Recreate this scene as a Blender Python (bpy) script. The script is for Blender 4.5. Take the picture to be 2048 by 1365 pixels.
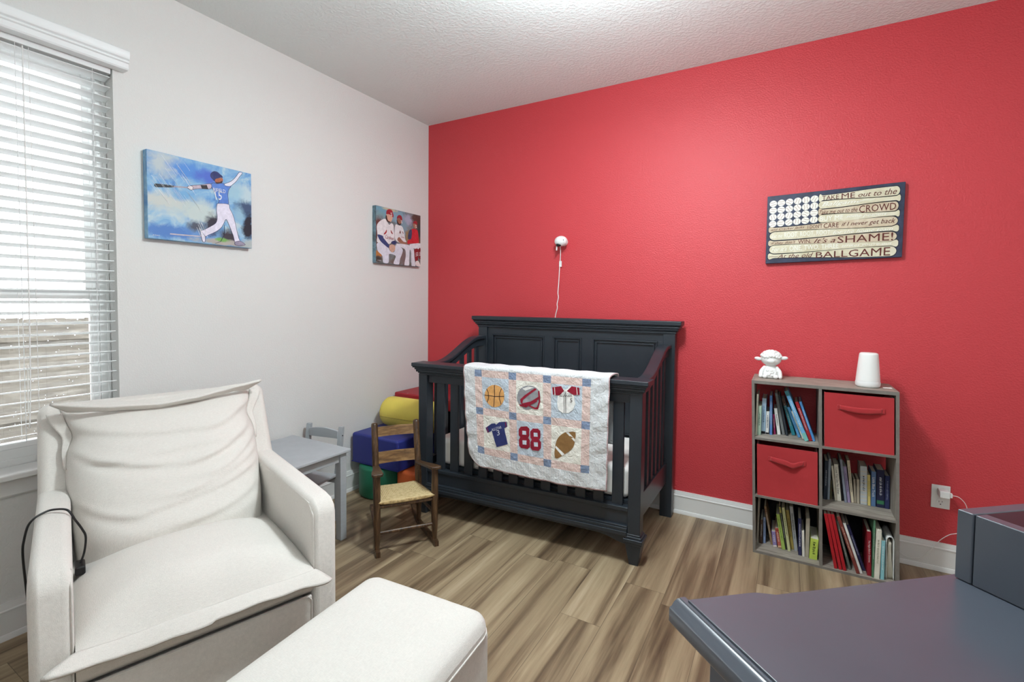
import bpy, bmesh, math, random
from mathutils import Vector, Matrix
from mathutils.geometry import tessellate_polygon
from math import sin, cos, pi, radians, sqrt, atan2, exp
random.seed(7)
for o in list(bpy.data.objects): bpy.data.objects.remove(o, do_unlink=True)
S = bpy.context.scene
COL = S.collection

WORLD, EXPO, LAMP, CAM_FILL = 7.2, 0.17, 53.0, 14.0
DOWN = 21.0
LAMPC = (.845, .945, .985)
RED = (200, 60, 67)
CORDP = [(.05, -.274, .486), (.05, -.2695, .534), (.05, -.277, .562), (.05, -.294, .60), (.04, -.312, .634), (.01, -.346, .635), (.018, -.369, .633), (.03, -.388, .626), (.03, -.402, .606), (.03, -.411, .567), (.03, -.415, .529)]
# ---------------------------------------------------------------- camera
CAMPOS = Vector((2.5756, -3.0921, 1.3252))
YAW, PITCH, ROLL = 0.5205, -0.0396, 0.0100
def cam_axes():
    f = Vector((-sin(YAW)*cos(PITCH), cos(YAW)*cos(PITCH), sin(PITCH)))
    r = Vector((cos(YAW), sin(YAW), 0)); u = r.cross(f)
    return cos(ROLL)*r + sin(ROLL)*u, -sin(ROLL)*r + cos(ROLL)*u, f
cd = bpy.data.cameras.new('camera'); cam = bpy.data.objects.new('camera', cd); COL.objects.link(cam)
_r, _u, _f = cam_axes()
cam.matrix_world = Matrix(((_r.x, _u.x, -_f.x, CAMPOS.x), (_r.y, _u.y, -_f.y, CAMPOS.y), (_r.z, _u.z, -_f.z, CAMPOS.z), (0, 0, 0, 1)))
cd.sensor_width = 36; cd.lens = 955.66*36/2048; cd.shift_y = -(682.5-637.96)/2048; cd.clip_start = 0.02
S.camera = cam

# ---------------------------------------------------------------- light and exposure
w = bpy.data.worlds.new('overcast_sky'); S.world = w; w.use_nodes = True
bg = w.node_tree.nodes['Background']; bg.inputs[0].default_value = (0.95, 0.98, 1.0, 1); bg.inputs[1].default_value = WORLD
S.view_settings.view_transform = 'Standard'; S.view_settings.look = 'None'
S.view_settings.exposure = EXPO; S.view_settings.gamma = 1; S.view_settings.use_curve_mapping = False
def lamp(name, kind, loc, energy, col, **k):
    d = bpy.data.lights.new(name, kind); d.energy = energy; d.color = col
    for a, b in k.items(): setattr(d, a, b)
    o = bpy.data.objects.new(name, d); COL.objects.link(o); o.location = loc; return o
LAMPS = [(2.0, -1.56, 2.40, LAMP, .07)]
lamp('ceiling_lamp_disc', 'AREA', (2.0, -1.42, 2.56), DOWN, LAMPC, shape='DISK', size=.24)
for x, y, z, e, rad in LAMPS:
    lamp('ceiling_lamp_bulb', 'POINT', (x, y, z), e, LAMPC, shadow_soft_size=rad)
CAM_FILL and lamp('camera_side_fill', 'POINT', (2.8, -3.35, 1.80), CAM_FILL, LAMPC, shadow_soft_size=.30)  # added fill light beside the camera, lifts shaded fronts; no fixture there
pt = lamp('window_portal', 'AREA', (-.16, -2.57, 1.49), 1, (1, 1, 1), shape='RECTANGLE', size=1.68, size_y=.92)
pt.rotation_euler = (0, radians(-90), 0); pt.data.cycles.is_portal = True

# ---------------------------------------------------------------- materials
def lin(c):
    return tuple((v/255/12.92 if v/255 <= .04045 else ((v/255+.055)/1.055)**2.4) for v in c)
MATS = {}
class NT:
    def __init__(s, m): s.t = m.node_tree; s.n = s.t.nodes; s.b = s.n['Principled BSDF']
    def add(s, kind, **k):
        n = s.n.new('ShaderNode'+kind)
        for a, b in k.items():
            if a.startswith('i_'): n.inputs[a[2:].replace('_', ' ')].default_value = b
            else: setattr(n, a, b)
        return n
    def link(s, a, b): s.t.links.new(a, b)
    def coord(s, sc=(1, 1, 1), rot=(0, 0, 0), src='Object'):
        c = s.add('TexCoord'); m = s.add('Mapping'); m.inputs['Scale'].default_value = sc; m.inputs['Rotation'].default_value = rot
        s.link(c.outputs[src], m.inputs[0]); return m.outputs[0]
    def noise(s, vec, scale, detail=3, rough=.55, dist=0):
        n = s.add('TexNoise'); n.inputs['Scale'].default_value = scale; n.inputs['Detail'].default_value = detail
        n.inputs['Roughness'].default_value = rough; n.inputs['Distortion'].default_value = dist
        s.link(vec, n.inputs['Vector']); return n.outputs[0]
    def ramp(s, fac, stops, interp='LINEAR'):
        r = s.add('ValToRGB'); r.color_ramp.interpolation = interp; e = r.color_ramp.elements
        while len(e) < len(stops): e.new(.5)
        for q, (p, c) in zip(e, stops): q.position = p; q.color = (*c, 1) if len(c) == 3 else c
        s.link(fac, r.inputs[0]); return r.outputs[0]
    def bump(s, h, strength=.3, dist=.002):
        b = s.add('Bump'); b.inputs['Strength'].default_value = strength; b.inputs['Distance'].default_value = dist
        s.link(h, b.inputs['Height']); s.link(b.outputs[0], s.b.inputs['Normal'])
    def math(s, op, a, b=0.0):
        m = s.add('Math', operation=op)
        for i, v in enumerate((a, b)):
            if isinstance(v, (int, float)): m.inputs[i].default_value = v
            else: s.link(v, m.inputs[i])
        return m.outputs[0]
def M(name, col=(200, 200, 200), rough=.5, spec=.5, noise=None, bump=None, coat=0, sheen=0, metal=0):
    if name in MATS: return MATS[name]
    m = bpy.data.materials.new(name); m.use_nodes = True; MATS[name] = m; t = NT(m)
    c = lin(col)
    t.b.inputs['Base Color'].default_value = (*c, 1); t.b.inputs['Roughness'].default_value = rough
    t.b.inputs['Specular IOR Level'].default_value = spec; t.b.inputs['Metallic'].default_value = metal
    if coat: t.b.inputs['Coat Weight'].default_value = coat; t.b.inputs['Coat Roughness'].default_value = .2
    if sheen: t.b.inputs['Sheen Weight'].default_value = sheen
    if noise:      # (scale, amount, stretch)
        v = t.coord(noise[2] if len(noise) > 2 else (1, 1, 1)); n = t.noise(v, noise[0], 5)
        a = noise[1]
        t.link(t.ramp(n, [(.3, tuple(x*(1-a) for x in c)), (.7, tuple(min(1, x*(1+a)) for x in c))]), t.b.inputs['Base Color'])
    if bump:       # (scale, strength, dist)
        v = t.coord(); n = t.noise(v, bump[0], 2); t.bump(n, bump[1], bump[2])
    return m
def flat(c, rough=.55, spec=.35):
    return M('print_%02x%02x%02x' % tuple(c), c, rough, spec)
def wall_mat(name, col, rough, spec, scale, strength, dist):
    m = M(name, col, rough, spec); t = NT(m); v = t.coord()
    a = t.noise(v, scale, 3, .5); b = t.noise(v, scale*.42, 2, .5)
    h = t.math('ADD', t.ramp(a, [(.42, (0, 0, 0)), (.62, (1, 1, 1))]), t.math('MULTIPLY', b, .8))
    t.bump(h, strength, dist); return m
m_wall = wall_mat('white_wall_paint', (226, 225, 222), .75, .25, 130, .30, .0019)
m_red = wall_mat('red_wall_paint', RED, .50, .52, 125, .34, .0022)
m_ceil = wall_mat('ceiling_paint', (230, 237, 235), .9, .15, 62, .42, .0028)
m_trim = M('white_trim_paint', (232, 231, 229), .32, .5)
m_vinyl = M('white_vinyl', (236, 236, 234), .35, .5)
m_blind = M('white_blind_slat', (238, 240, 240), .4, .4)
m_navy = M('charcoal_navy_paint', (40, 46, 53), .36, .5, noise=(6, .08, (1, 1, 1)), bump=(240, .05, .0005))
m_dress = M('dresser_charcoal_paint', (70, 75, 84), .33, .6, noise=(5, .06), coat=.25)
m_grey = M('grey_painted_wood', (174, 178, 182), .45, .4, noise=(14, .04, (1, 1, 6)))
m_white_pl = M('white_plastic', (235, 235, 233), .35, .5)
m_ceramic = M('white_ceramic', (240, 239, 236), .4, .5)
m_black = M('black_plastic', (18, 18, 20), .4, .5)
m_mattress = M('white_mattress_cover', (246, 243, 238), .85, .2, bump=(60, .2, .002))

def linen(name, col):
    m = M(name, col, .95, .15, sheen=.15); t = NT(m); c = lin(col)
    va = t.noise(t.coord((1, 7, 7)), 90, 3); vb = t.noise(t.coord((7, 1, 1)), 90, 3); vc = t.noise(t.coord(), 5, 3)
    h = t.math('ADD', va, vb); t.bump(h, .45, .0022)
    f = t.math('ADD', t.math('MULTIPLY', h, .42), t.math('MULTIPLY', vc, .16))
    t.link(t.ramp(f, [(.30, tuple(x*.86 for x in c)), (.70, tuple(min(1, x*1.06) for x in c))]), t.b.inputs['Base Color'])
    return m
m_linen = linen('white_linen_upholstery', (230, 224, 217))
m_linen2 = linen('ottoman_linen', (226, 222, 215))

def wood(name, dark, mid, light, scale=7, stretch=(1, 1, 9), rough=.45):
    m = M(name, mid, rough, .45); t = NT(m)
    n = t.noise(t.coord(stretch), scale, 6, .6, .5)
    t.link(t.ramp(n, [(.28, lin(dark)), (.5, lin(mid)), (.72, lin(light))]), t.b.inputs['Base Color'])
    t.bump(n, .12, .001); return m
m_rock = wood('dark_stained_wood', (40, 28, 19), (76, 54, 36), (118, 88, 60), 9, (9, 9, 1.2), .35)
m_slat = wood('worn_oak_slat', (66, 44, 24), (118, 85, 50), (158, 124, 80), 8, (1.5, 1.5, 7), .4)
m_shelf = wood('grey_oak_laminate', (112, 103, 94), (152, 142, 131), (182, 171, 159), 6, (1.5, 12, 12), .6)
m_shelf_v = wood('grey_oak_laminate_upright', (108, 100, 92), (144, 135, 125), (170, 161, 151), 6, (12, 12, 1.5), .6)
m_shelf_e = M('grey_oak_edge_band', (122, 116, 110), .6, .3, noise=(30, .12, (1, 1, 1)))
m_fence = wood('weathered_fence_wood', (70, 66, 60), (88, 84, 77), (108, 104, 97), 4, (1, 1.6, 9), .9)

def floor_mat():
    m = M('vinyl_plank_floor', (150, 125, 98), .42, .4); t = NT(m)
    c = t.add('TexCoord').outputs['Object']
    sx = t.add('SeparateXYZ'); t.link(c, sx.inputs[0])
    PW, PL = .178, 1.22
    px = t.math('DIVIDE', sx.outputs[0], PW); ix = t.math('FLOOR', px); fx = t.math('SUBTRACT', px, ix)
    wn = t.add('TexWhiteNoise', noise_dimensions='1D'); t.link(ix, wn.inputs['W'])
    py = t.math('ADD', t.math('DIVIDE', sx.outputs[1], PL), t.math('MULTIPLY', wn.outputs[0], 7.3)); iy = t.math('FLOOR', py); fy = t.math('SUBTRACT', py, iy)
    cell = t.add('CombineXYZ'); t.link(ix, cell.inputs[0]); t.link(iy, cell.inputs[1])
    w3 = t.add('TexWhiteNoise', noise_dimensions='3D'); t.link(cell.outputs[0], w3.inputs['Vector'])
    off = t.add('VectorMath', operation='MULTIPLY_ADD'); t.link(w3.outputs['Color'], off.inputs[0]); off.inputs[1].default_value = (9, 9, 9)
    t.link(c, off.inputs[2])
    mp = t.add('Mapping'); mp.inputs['Scale'].default_value = (16, .8, 1); t.link(off.outputs[0], mp.inputs[0])
    big = t.noise(mp.outputs[0], 1.0, 5, .5, .7)
    mp2 = t.add('Mapping'); mp2.inputs['Scale'].default_value = (60, 2.2, 1); t.link(off.outputs[0], mp2.inputs[0])
    fine = t.noise(mp2.outputs[0], 1.6, 6, .65, .6)
    f = t.math('ADD', t.math('ADD', t.math('MULTIPLY', big, .76), t.math('MULTIPLY', fine, .16)), t.math('MULTIPLY', t.math('SUBTRACT', w3.outputs[0], .5), .05))
    col = t.ramp(f, [(.25, lin((70, 54, 41))), (.36, lin((110, 91, 70))), (.455, lin((144, 124, 98))), (.56, lin((167, 147, 118))), (.69, lin((192, 173, 146)))])
    gx = t.math('MINIMUM', fx, t.math('SUBTRACT', 1, fx)); gy = t.math('MINIMUM', fy, t.math('SUBTRACT', 1, fy))
    g = t.math('MINIMUM', t.math('MULTIPLY', gx, PW), t.math('MULTIPLY', gy, PL))
    gm = t.math('LESS_THAN', g, .0011)
    mix = t.add('MixRGB'); t.link(t.math('MULTIPLY', gm, .55), mix.inputs[0]); t.link(col, mix.inputs[1]); mix.inputs[2].default_value = (*lin((60, 46, 36)), 1)
    t.link(mix.outputs[0], t.b.inputs['Base Color'])
    t.bump(t.math('SUBTRACT', fine, t.math('MULTIPLY', gm, .8)), .12, .001)
    return m
m_floor = floor_mat()
def glass_mat():
    m = bpy.data.materials.new('window_glass'); m.use_nodes = True; n = m.node_tree.nodes; l = m.node_tree.links
    n.clear(); o = n.new('ShaderNodeOutputMaterial'); mx = n.new('ShaderNodeMixShader'); f = n.new('ShaderNodeFresnel')
    t = n.new('ShaderNodeBsdfTransparent'); g = n.new('ShaderNodeBsdfGlossy'); g.inputs['Roughness'].default_value = .02
    l.new(f.outputs[0], mx.inputs[0]); l.new(t.outputs[0], mx.inputs[1]); l.new(g.outputs[0], mx.inputs[2]); l.new(mx.outputs[0], o.inputs[0])
    return m
m_glass = glass_mat()
m_drop = M('rain_drop', (235, 240, 245), .05, .5); m_drop.node_tree.nodes['Principled BSDF'].inputs['Transmission Weight'].default_value = .9

# ---------------------------------------------------------------- objects and mesh builder
MW = {}
def props(o, label=None, cat=None, group=None, kind=None):
    for k, v in (('label', label), ('category', cat), ('group', group), ('kind', kind)):
        if v: o[k] = v
def thing(name, label, cat, loc=(0, 0, 0), rotz=0, group=None, kind=None):
    o = bpy.data.objects.new(name, None); COL.objects.link(o); o.empty_display_size = .05
    o.location = loc; o.rotation_euler = (0, 0, rotz)
    MW[o] = Matrix.Translation(loc) @ Matrix.Rotation(rotz, 4, 'Z')
    props(o, label, cat, group, kind); return o
class MB:
    def __init__(s): s.v = []; s.f = []; s.m = []; s.uv = None; s.X = Matrix()
    def add(s, vs, fs, mi=0):
        b = len(s.v); s.v += [s.X @ Vector(p) for p in vs]
        for f in fs: s.f.append([b+i for i in f]); s.m.append(mi)
        return s
    def box(s, x0, x1, y0, y1, z0, z1, mi=0):
        return s.hexa([(x0, y0, z0), (x1, y0, z0), (x1, y1, z0), (x0, y1, z0), (x0, y0, z1), (x1, y0, z1), (x1, y1, z1), (x0, y1, z1)], mi)
    def hexa(s, p, mi=0):
        return s.add(p, [(3, 2, 1, 0), (4, 5, 6, 7), (0, 1, 5, 4), (1, 2, 6, 5), (2, 3, 7, 6), (3, 0, 4, 7)], mi)
    def prism(s, poly, axis, a, b, mi=0):   # poly of 2-D points, extruded along axis between a and b
        n = len(poly)
        def p3(p, t): return {'x': (t, p[0], p[1]), 'y': (p[0], t, p[1]), 'z': (p[0], p[1], t)}[axis]
        vs = [p3(p, a) for p in poly]+[p3(p, b) for p in poly]
        fs = [list(range(n))[::-1], list(range(n, 2*n))]+[(i, (i+1) % n, n+(i+1) % n, n+i) for i in range(n)]
        return s.add(vs, fs, mi)
    def grid(s, fn, nu, nv, mi=0, mif=None, closeu=False):
        vs = [fn(i/nu, j/nv) for j in range(nv+1) for i in range(nu+1)]; b = len(s.v)
        s.v += [s.X @ Vector(p) for p in vs]
        for j in range(nv):
            for i in range(nu):
                a = b+j*(nu+1)+i
                s.f.append([a, a+1, a+nu+2, a+nu+1]); s.m.append(mif((i+.5)/nu, (j+.5)/nv) if mif else mi)
        return s
    def lathe(s, prof, c=(0, 0, 0), n=28, mi=0, axis='z', cap=True):
        vs = []
        for r, z in prof:
            for k in range(n):
                a = 2*pi*k/n; q = (r*cos(a), r*sin(a), z)
                if axis == 'x': q = (q[2], q[0], q[1])
                if axis == 'y': q = (q[0], -q[2], q[1])
                vs.append((c[0]+q[0], c[1]+q[1], c[2]+q[2]))
        fs = [(j*n+k, j*n+(k+1) % n, (j+1)*n+(k+1) % n, (j+1)*n+k) for j in range(len(prof)-1) for k in range(n)]
        if cap: fs += [list(range(n))[::-1], [(len(prof)-1)*n+k for k in range(n)]]
        return s.add(vs, fs, mi)
    def sph(s, c, rx, ry=None, rz=None, n=18, mi=0, rot=None):
        ry = rx if ry is None else ry; rz = rx if rz is None else rz; R = rot or Matrix()
        vs = []; h = n//2
        for j in range(1, h):
            a = pi*j/h
            for k in range(n):
                b = 2*pi*k/n; vs.append(R @ Vector((rx*sin(a)*cos(b), ry*sin(a)*sin(b), rz*cos(a)))+Vector(c))
        vs += [R @ Vector((0, 0, rz))+Vector(c), R @ Vector((0, 0, -rz))+Vector(c)]
        fs = [(j*n+k, (j+1)*n+k, (j+1)*n+(k+1) % n, j*n+(k+1) % n) for j in range(h-2) for k in range(n)]
        t = (h-1)*n
        fs += [(t, k, (k+1) % n) for k in range(n)]+[(t+1, (h-2)*n+(k+1) % n, (h-2)*n+k) for k in range(n)]
        return s.add(vs, fs, mi)
    def tube(s, pts, r, n=10, mi=0, smooth=0, sq=None):
        pts = [Vector(p) for p in pts]
        if smooth: pts = crom(pts, smooth)
        rs = r if isinstance(r, (list, tuple)) else None
        N = len(pts); vs = []; up = None
        for i, p in enumerate(pts):
            t = (pts[min(i+1, N-1)]-pts[max(i-1, 0)]).normalized()
            if up is None: up = Vector((0, 0, 1)) if abs(t.z) < .9 else Vector((1, 0, 0))
            a = t.cross(up).normalized(); up = a.cross(t).normalized()
            if rs:
                q = i/(N-1)*(len(rs)-1); k = min(int(q), len(rs)-2); rr = rs[k]*(1-(q-k))+rs[k+1]*(q-k)
            else: rr = r
            for k in range(n):
                an = 2*pi*k/n; vs.append(p+a*(rr*cos(an))+up*(rr*sin(an)))
        fs = [(j*n+k, j*n+(k+1) % n, (j+1)*n+(k+1) % n, (j+1)*n+k) for j in range(N-1) for k in range(n)]
        fs += [list(range(n))[::-1], [(N-1)*n+k for k in range(n)]]
        return s.add(vs, fs, mi)
    def build(s, name, mats, parent=None, bevel=0, seg=2, smooth=None, local=False, label=None, kind=None, cat=None, group=None, sub=0, solid=0, uv=None):
        me = bpy.data.meshes.new(name)
        inv = MW[parent].inverted() if (parent is not None and not local) else Matrix()
        me.from_pydata([tuple(inv @ p) for p in s.v], [], s.f)
        mats = mats if isinstance(mats, (list, tuple)) else [mats]
        for m in mats: me.materials.append(m)
        for p, mi in zip(me.polygons, s.m): p.material_index = mi
        if uv:
            L = me.uv_layers.new(name='UVMap')
            for p in me.polygons:
                for li in p.loop_indices: L.data[li].uv = uv(s.v[me.loops[li].vertex_index])
        bm = bmesh.new(); bm.from_mesh(me); bmesh.ops.recalc_face_normals(bm, faces=bm.faces) if solid == 0 else None; bm.to_mesh(me); bm.free()
        if smooth is None: smooth = 35
        if smooth:
            for p in me.polygons: p.use_smooth = True
            me.set_sharp_from_angle(angle=radians(smooth))
        o = bpy.data.objects.new(name, me); COL.objects.link(o)
        if parent is not None: o.parent = parent; MW[o] = MW[parent]
        else: MW[o] = Matrix()
        if bevel:
            b = o.modifiers.new('bevel', 'BEVEL'); b.width = bevel; b.segments = seg; b.limit_method = 'ANGLE'; b.angle_limit = radians(38); b.harden_normals = True
        if sub: q = o.modifiers.new('sub', 'SUBSURF'); q.levels = q.render_levels = sub
        if solid: q = o.modifiers.new('solid', 'SOLIDIFY'); q.thickness = solid; q.offset = 0
        props(o, label, cat, group, kind); return o
def crom(pts, k, closed=False):
    n = len(pts); out = []
    for i in range(n if closed else n-1):
        p0, p1, p2, p3 = (pts[(i+d) % n] if closed else pts[min(max(i+d, 0), n-1)] for d in (-1, 0, 1, 2))
        for j in range(k):
            t = j/k
            out.append(.5*((2*p1)+(p2-p0)*t+(2*p0-5*p1+4*p2-p3)*t*t+(3*p1-p0-3*p2+p3)*t*t*t))
    if not closed: out.append(pts[-1])
    return out
def smoothstep(a, b, x):
    t = min(1, max(0, (x-a)/(b-a))); return t*t*(3-2*t)
_tc = {}
def text_geo(body, shear=0, bold=0):
    key = (body, shear, bold)
    if key in _tc: return _tc[key]
    c = bpy.data.curves.new('lettering', 'FONT'); c.body = body; c.shear = shear; c.offset = bold; c.resolution_u = 2
    o = bpy.data.objects.new('lettering', c); COL.objects.link(o)
    dg = bpy.context.evaluated_depsgraph_get(); dg.update(); ev = o.evaluated_get(dg); me = ev.to_mesh()
    vs = [(v.co.x, v.co.y) for v in me.vertices]; fs = [list(p.vertices) for p in me.polygons]
    ev.to_mesh_clear(); bpy.data.objects.remove(o); bpy.data.curves.remove(c)
    x0 = min(v[0] for v in vs); x1 = max(v[0] for v in vs); y0 = min(v[1] for v in vs); y1 = max(v[1] for v in vs)
    vs = [((x-x0)/(x1-x0), (y-y0)/(y1-y0)) for x, y in vs]
    _tc[key] = (vs, fs, (x1-x0)/(y1-y0)); return _tc[key]
def put_text(mb, body, fn, mi=0, shear=0, bold=0):     # fn maps (0..1 along, 0..1 up) to a point
    vs, fs, asp = text_geo(body, shear, bold); mb.add([fn(a, b) for a, b in vs], fs, mi)
def put_poly(mb, poly, fn, mi=0, smooth=0, cuts=0):     # flat printed shape: 2-D outline mapped by fn
    pts = [Vector((x, y)) for x, y in poly]
    if smooth: pts = crom(pts, smooth, True)
    bm = bmesh.new(); bv = [bm.verts.new((p.x, p.y, 0)) for p in pts]
    for t in tessellate_polygon([[Vector((p.x, p.y, 0)) for p in pts]]):
        try: bm.faces.new([bv[i] for i in t])
        except ValueError: pass
    for _ in range(cuts):
        bmesh.ops.subdivide_edges(bm, edges=[e for e in bm.edges if e.calc_length() > .03], cuts=1)
    bm.verts.index_update(); vs = [fn(v.co.x, v.co.y) for v in bm.verts]; fs = [[v.index for v in q.verts] for q in bm.faces]; bm.free()
    mb.add(vs, fs, mi)

def put_outline(mb, poly, fn, wd, mi, smooth=0, asp=1.0):     # drawn contour line
    pts = [Vector((x, y)) for x, y in poly]
    if smooth: pts = crom(pts, smooth, True)
    n = len(pts)
    for i in range(n):
        a, b = pts[i], pts[(i+1) % n]; d = b-a
        if d.length < 1e-5: continue
        nr = Vector((-d.y, d.x)).normalized()*wd/2; e = d.normalized()*wd*.3
        mb.add([fn(*(a-e+nr)), fn(*(b+e+nr)), fn(*(b+e-nr)), fn(*(a-e-nr))], [(0, 1, 2, 3)], mi)
def put_marks(mb, fn, n, rg, mi):     # illegible small print: a row of tiny dashes, fn maps (along, up)
    x = 0.0
    while x < 1:
        w_ = rg.uniform(.25, .75)/n
        for k in range(2):
            h0 = rg.uniform(.05, .3); h1 = rg.uniform(.65, 1.0); xx = x+w_*k*.55
            if xx+w_*.35 < 1: mb.add([fn(xx, h0), fn(xx+w_*.35, h0), fn(xx+w_*.35, h1), fn(xx, h1)], [(0, 1, 2, 3)], mi)
        if rg.random() < .6: mb.add([fn(x, .40), fn(min(1, x+w_), .40), fn(min(1, x+w_), .58), fn(x, .58)], [(0, 1, 2, 3)], mi)
        x += w_+rg.uniform(.15, .5)/n

# ---------------------------------------------------------------- traced outlines (picture / quilt coordinates) and books
PIC1={'dk1':[(0.503,0.575),(0.538,0.524),(0.58,0.559),(0.597,0.632),(0.622,0.727),(0.586,0.755),(0.543,0.752),(0.501,0.717),(0.475,0.743),(0.416,0.765),(0.359,0.754),(0.344,0.704),(0.377,0.687),(0.378,0.602),(0.394,0.609),(0.41,0.659),(0.459,0.703),(0.51,0.671)],
'dk2':[(0.594,0.831),(0.648,0.778),(0.703,0.712),(0.739,0.717),(0.775,0.824),(0.793,0.89),(0.737,0.909),(0.673,0.902),(0.637,0.88)],
'dk3':[(0.883,0.54),(0.931,0.553),(1.001,0.504),(1,0.834),(0.957,0.841),(0.91,0.732),(0.881,0.656)],
'dk4':[(0.791,0.309),(0.829,0.277),(0.867,0.337),(0.915,0.313),(0.974,0.334),(1.004,0.339),(1.002,0.433),(0.933,0.448),(0.874,0.473),(0.828,0.403)],
'pl1':[(0.017,0.452),(0.118,0.466),(0.207,0.485),(0.315,0.511),(0.429,0.495),(0.511,0.584),(0.493,0.653),(0.346,0.62),(0.227,0.676),(0.114,0.669),(0.02,0.649)],
'pl2':[(0.038,0.031),(0.147,0.015),(0.253,0.021),(0.228,0.121),(0.144,0.207),(0.064,0.221),(0.029,0.152)],
'pl3':[(0.774,0.257),(0.831,0.151),(0.928,0.102),(1.001,0.128),(0.999,0.293),(0.916,0.267),(0.829,0.277)],
'bl1':[(0.261,0.008),(0.388,0.009),(0.52,0.031),(0.519,0.107),(0.434,0.142),(0.353,0.124),(0.275,0.075)],
'bl2':[(0.003,0.821),(0.112,0.821),(0.264,0.772),(0.457,0.811),(0.455,0.973),(0.26,0.991),(0.007,0.989)],
'bl3':[(0.321,0.144),(0.435,0.1),(0.519,0.107),(0.535,0.167),(0.433,0.228),(0.368,0.204)],
'gnd':[(0.439,0.922),(0.549,0.905),(0.682,0.895),(0.821,0.897),(1.002,0.858),(1,0.994),(0.681,0.991),(0.471,0.992)],
'grn':[(0.532,0.885),(0.585,0.86),(0.638,0.869),(0.646,0.895),(0.575,0.912)],
'line':[(0.185,0.918),(0.277,0.916),(0.506,0.906),(0.515,0.919),(0.277,0.931),(0.184,0.933)],
'helmet':[(0.567,0.136),(0.579,0.105),(0.605,0.081),(0.636,0.081),(0.658,0.099),(0.68,0.115),(0.688,0.134),(0.666,0.139),(0.643,0.158),(0.626,0.18),(0.608,0.201),(0.59,0.184),(0.571,0.162)],
'face':[(0.617,0.173),(0.643,0.158),(0.67,0.142),(0.691,0.15),(0.688,0.19),(0.665,0.216),(0.629,0.226),(0.61,0.211)],
'beard':[(0.61,0.206),(0.634,0.21),(0.661,0.198),(0.685,0.174),(0.683,0.2),(0.665,0.219),(0.629,0.228)],
'jersey':[(0.594,0.227),(0.625,0.229),(0.678,0.209),(0.701,0.209),(0.737,0.222),(0.774,0.223),(0.75,0.274),(0.74,0.356),(0.745,0.462),(0.688,0.474),(0.643,0.473),(0.648,0.433),(0.622,0.384),(0.597,0.325),(0.576,0.292),(0.55,0.315),(0.546,0.272)],
'armr':[(0.705,0.213),(0.765,0.169),(0.813,0.111),(0.847,0.05),(0.866,0.018),(0.895,0.013),(0.892,0.037),(0.865,0.079),(0.831,0.146),(0.788,0.202),(0.765,0.226),(0.719,0.232)],
'arml':[(0.35,0.34),(0.383,0.315),(0.465,0.285),(0.559,0.247),(0.576,0.275),(0.558,0.313),(0.481,0.327),(0.415,0.349),(0.382,0.369),(0.354,0.36)],
'guard':[(0.469,0.287),(0.529,0.271),(0.541,0.317),(0.481,0.329)],
'glove':[(0.349,0.335),(0.383,0.318),(0.399,0.338),(0.382,0.369),(0.354,0.357)],
'bat':[(0.059,0.381),(0.072,0.37),(0.225,0.355),(0.224,0.378),(0.075,0.412),(0.06,0.401)],
'handle':[(0.224,0.359),(0.35,0.34),(0.35,0.354),(0.224,0.374)],
'pants':[(0.643,0.473),(0.745,0.462),(0.756,0.51),(0.788,0.583),(0.81,0.669),(0.827,0.769),(0.85,0.881),(0.863,0.925),(0.811,0.944),(0.793,0.867),(0.762,0.769),(0.739,0.705),(0.717,0.659),(0.694,0.714),(0.666,0.775),(0.611,0.834),(0.532,0.891),(0.506,0.911),(0.498,0.896),(0.461,0.854),(0.49,0.832),(0.551,0.784),(0.613,0.723),(0.627,0.648),(0.62,0.561),(0.625,0.499)],
'shoel':[(0.461,0.854),(0.498,0.896),(0.506,0.933),(0.501,0.977),(0.484,0.978),(0.468,0.928)],
'shoer':[(0.811,0.938),(0.863,0.919),(0.912,0.947),(0.916,0.964),(0.858,0.981),(0.81,0.973)],
't15':[(0.601,0.334),(0.677,0.315),(0.675,0.421),(0.617,0.435)],
'tname':[(0.589,0.288),(0.713,0.284),(0.717,0.328),(0.592,0.337)]}
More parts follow.
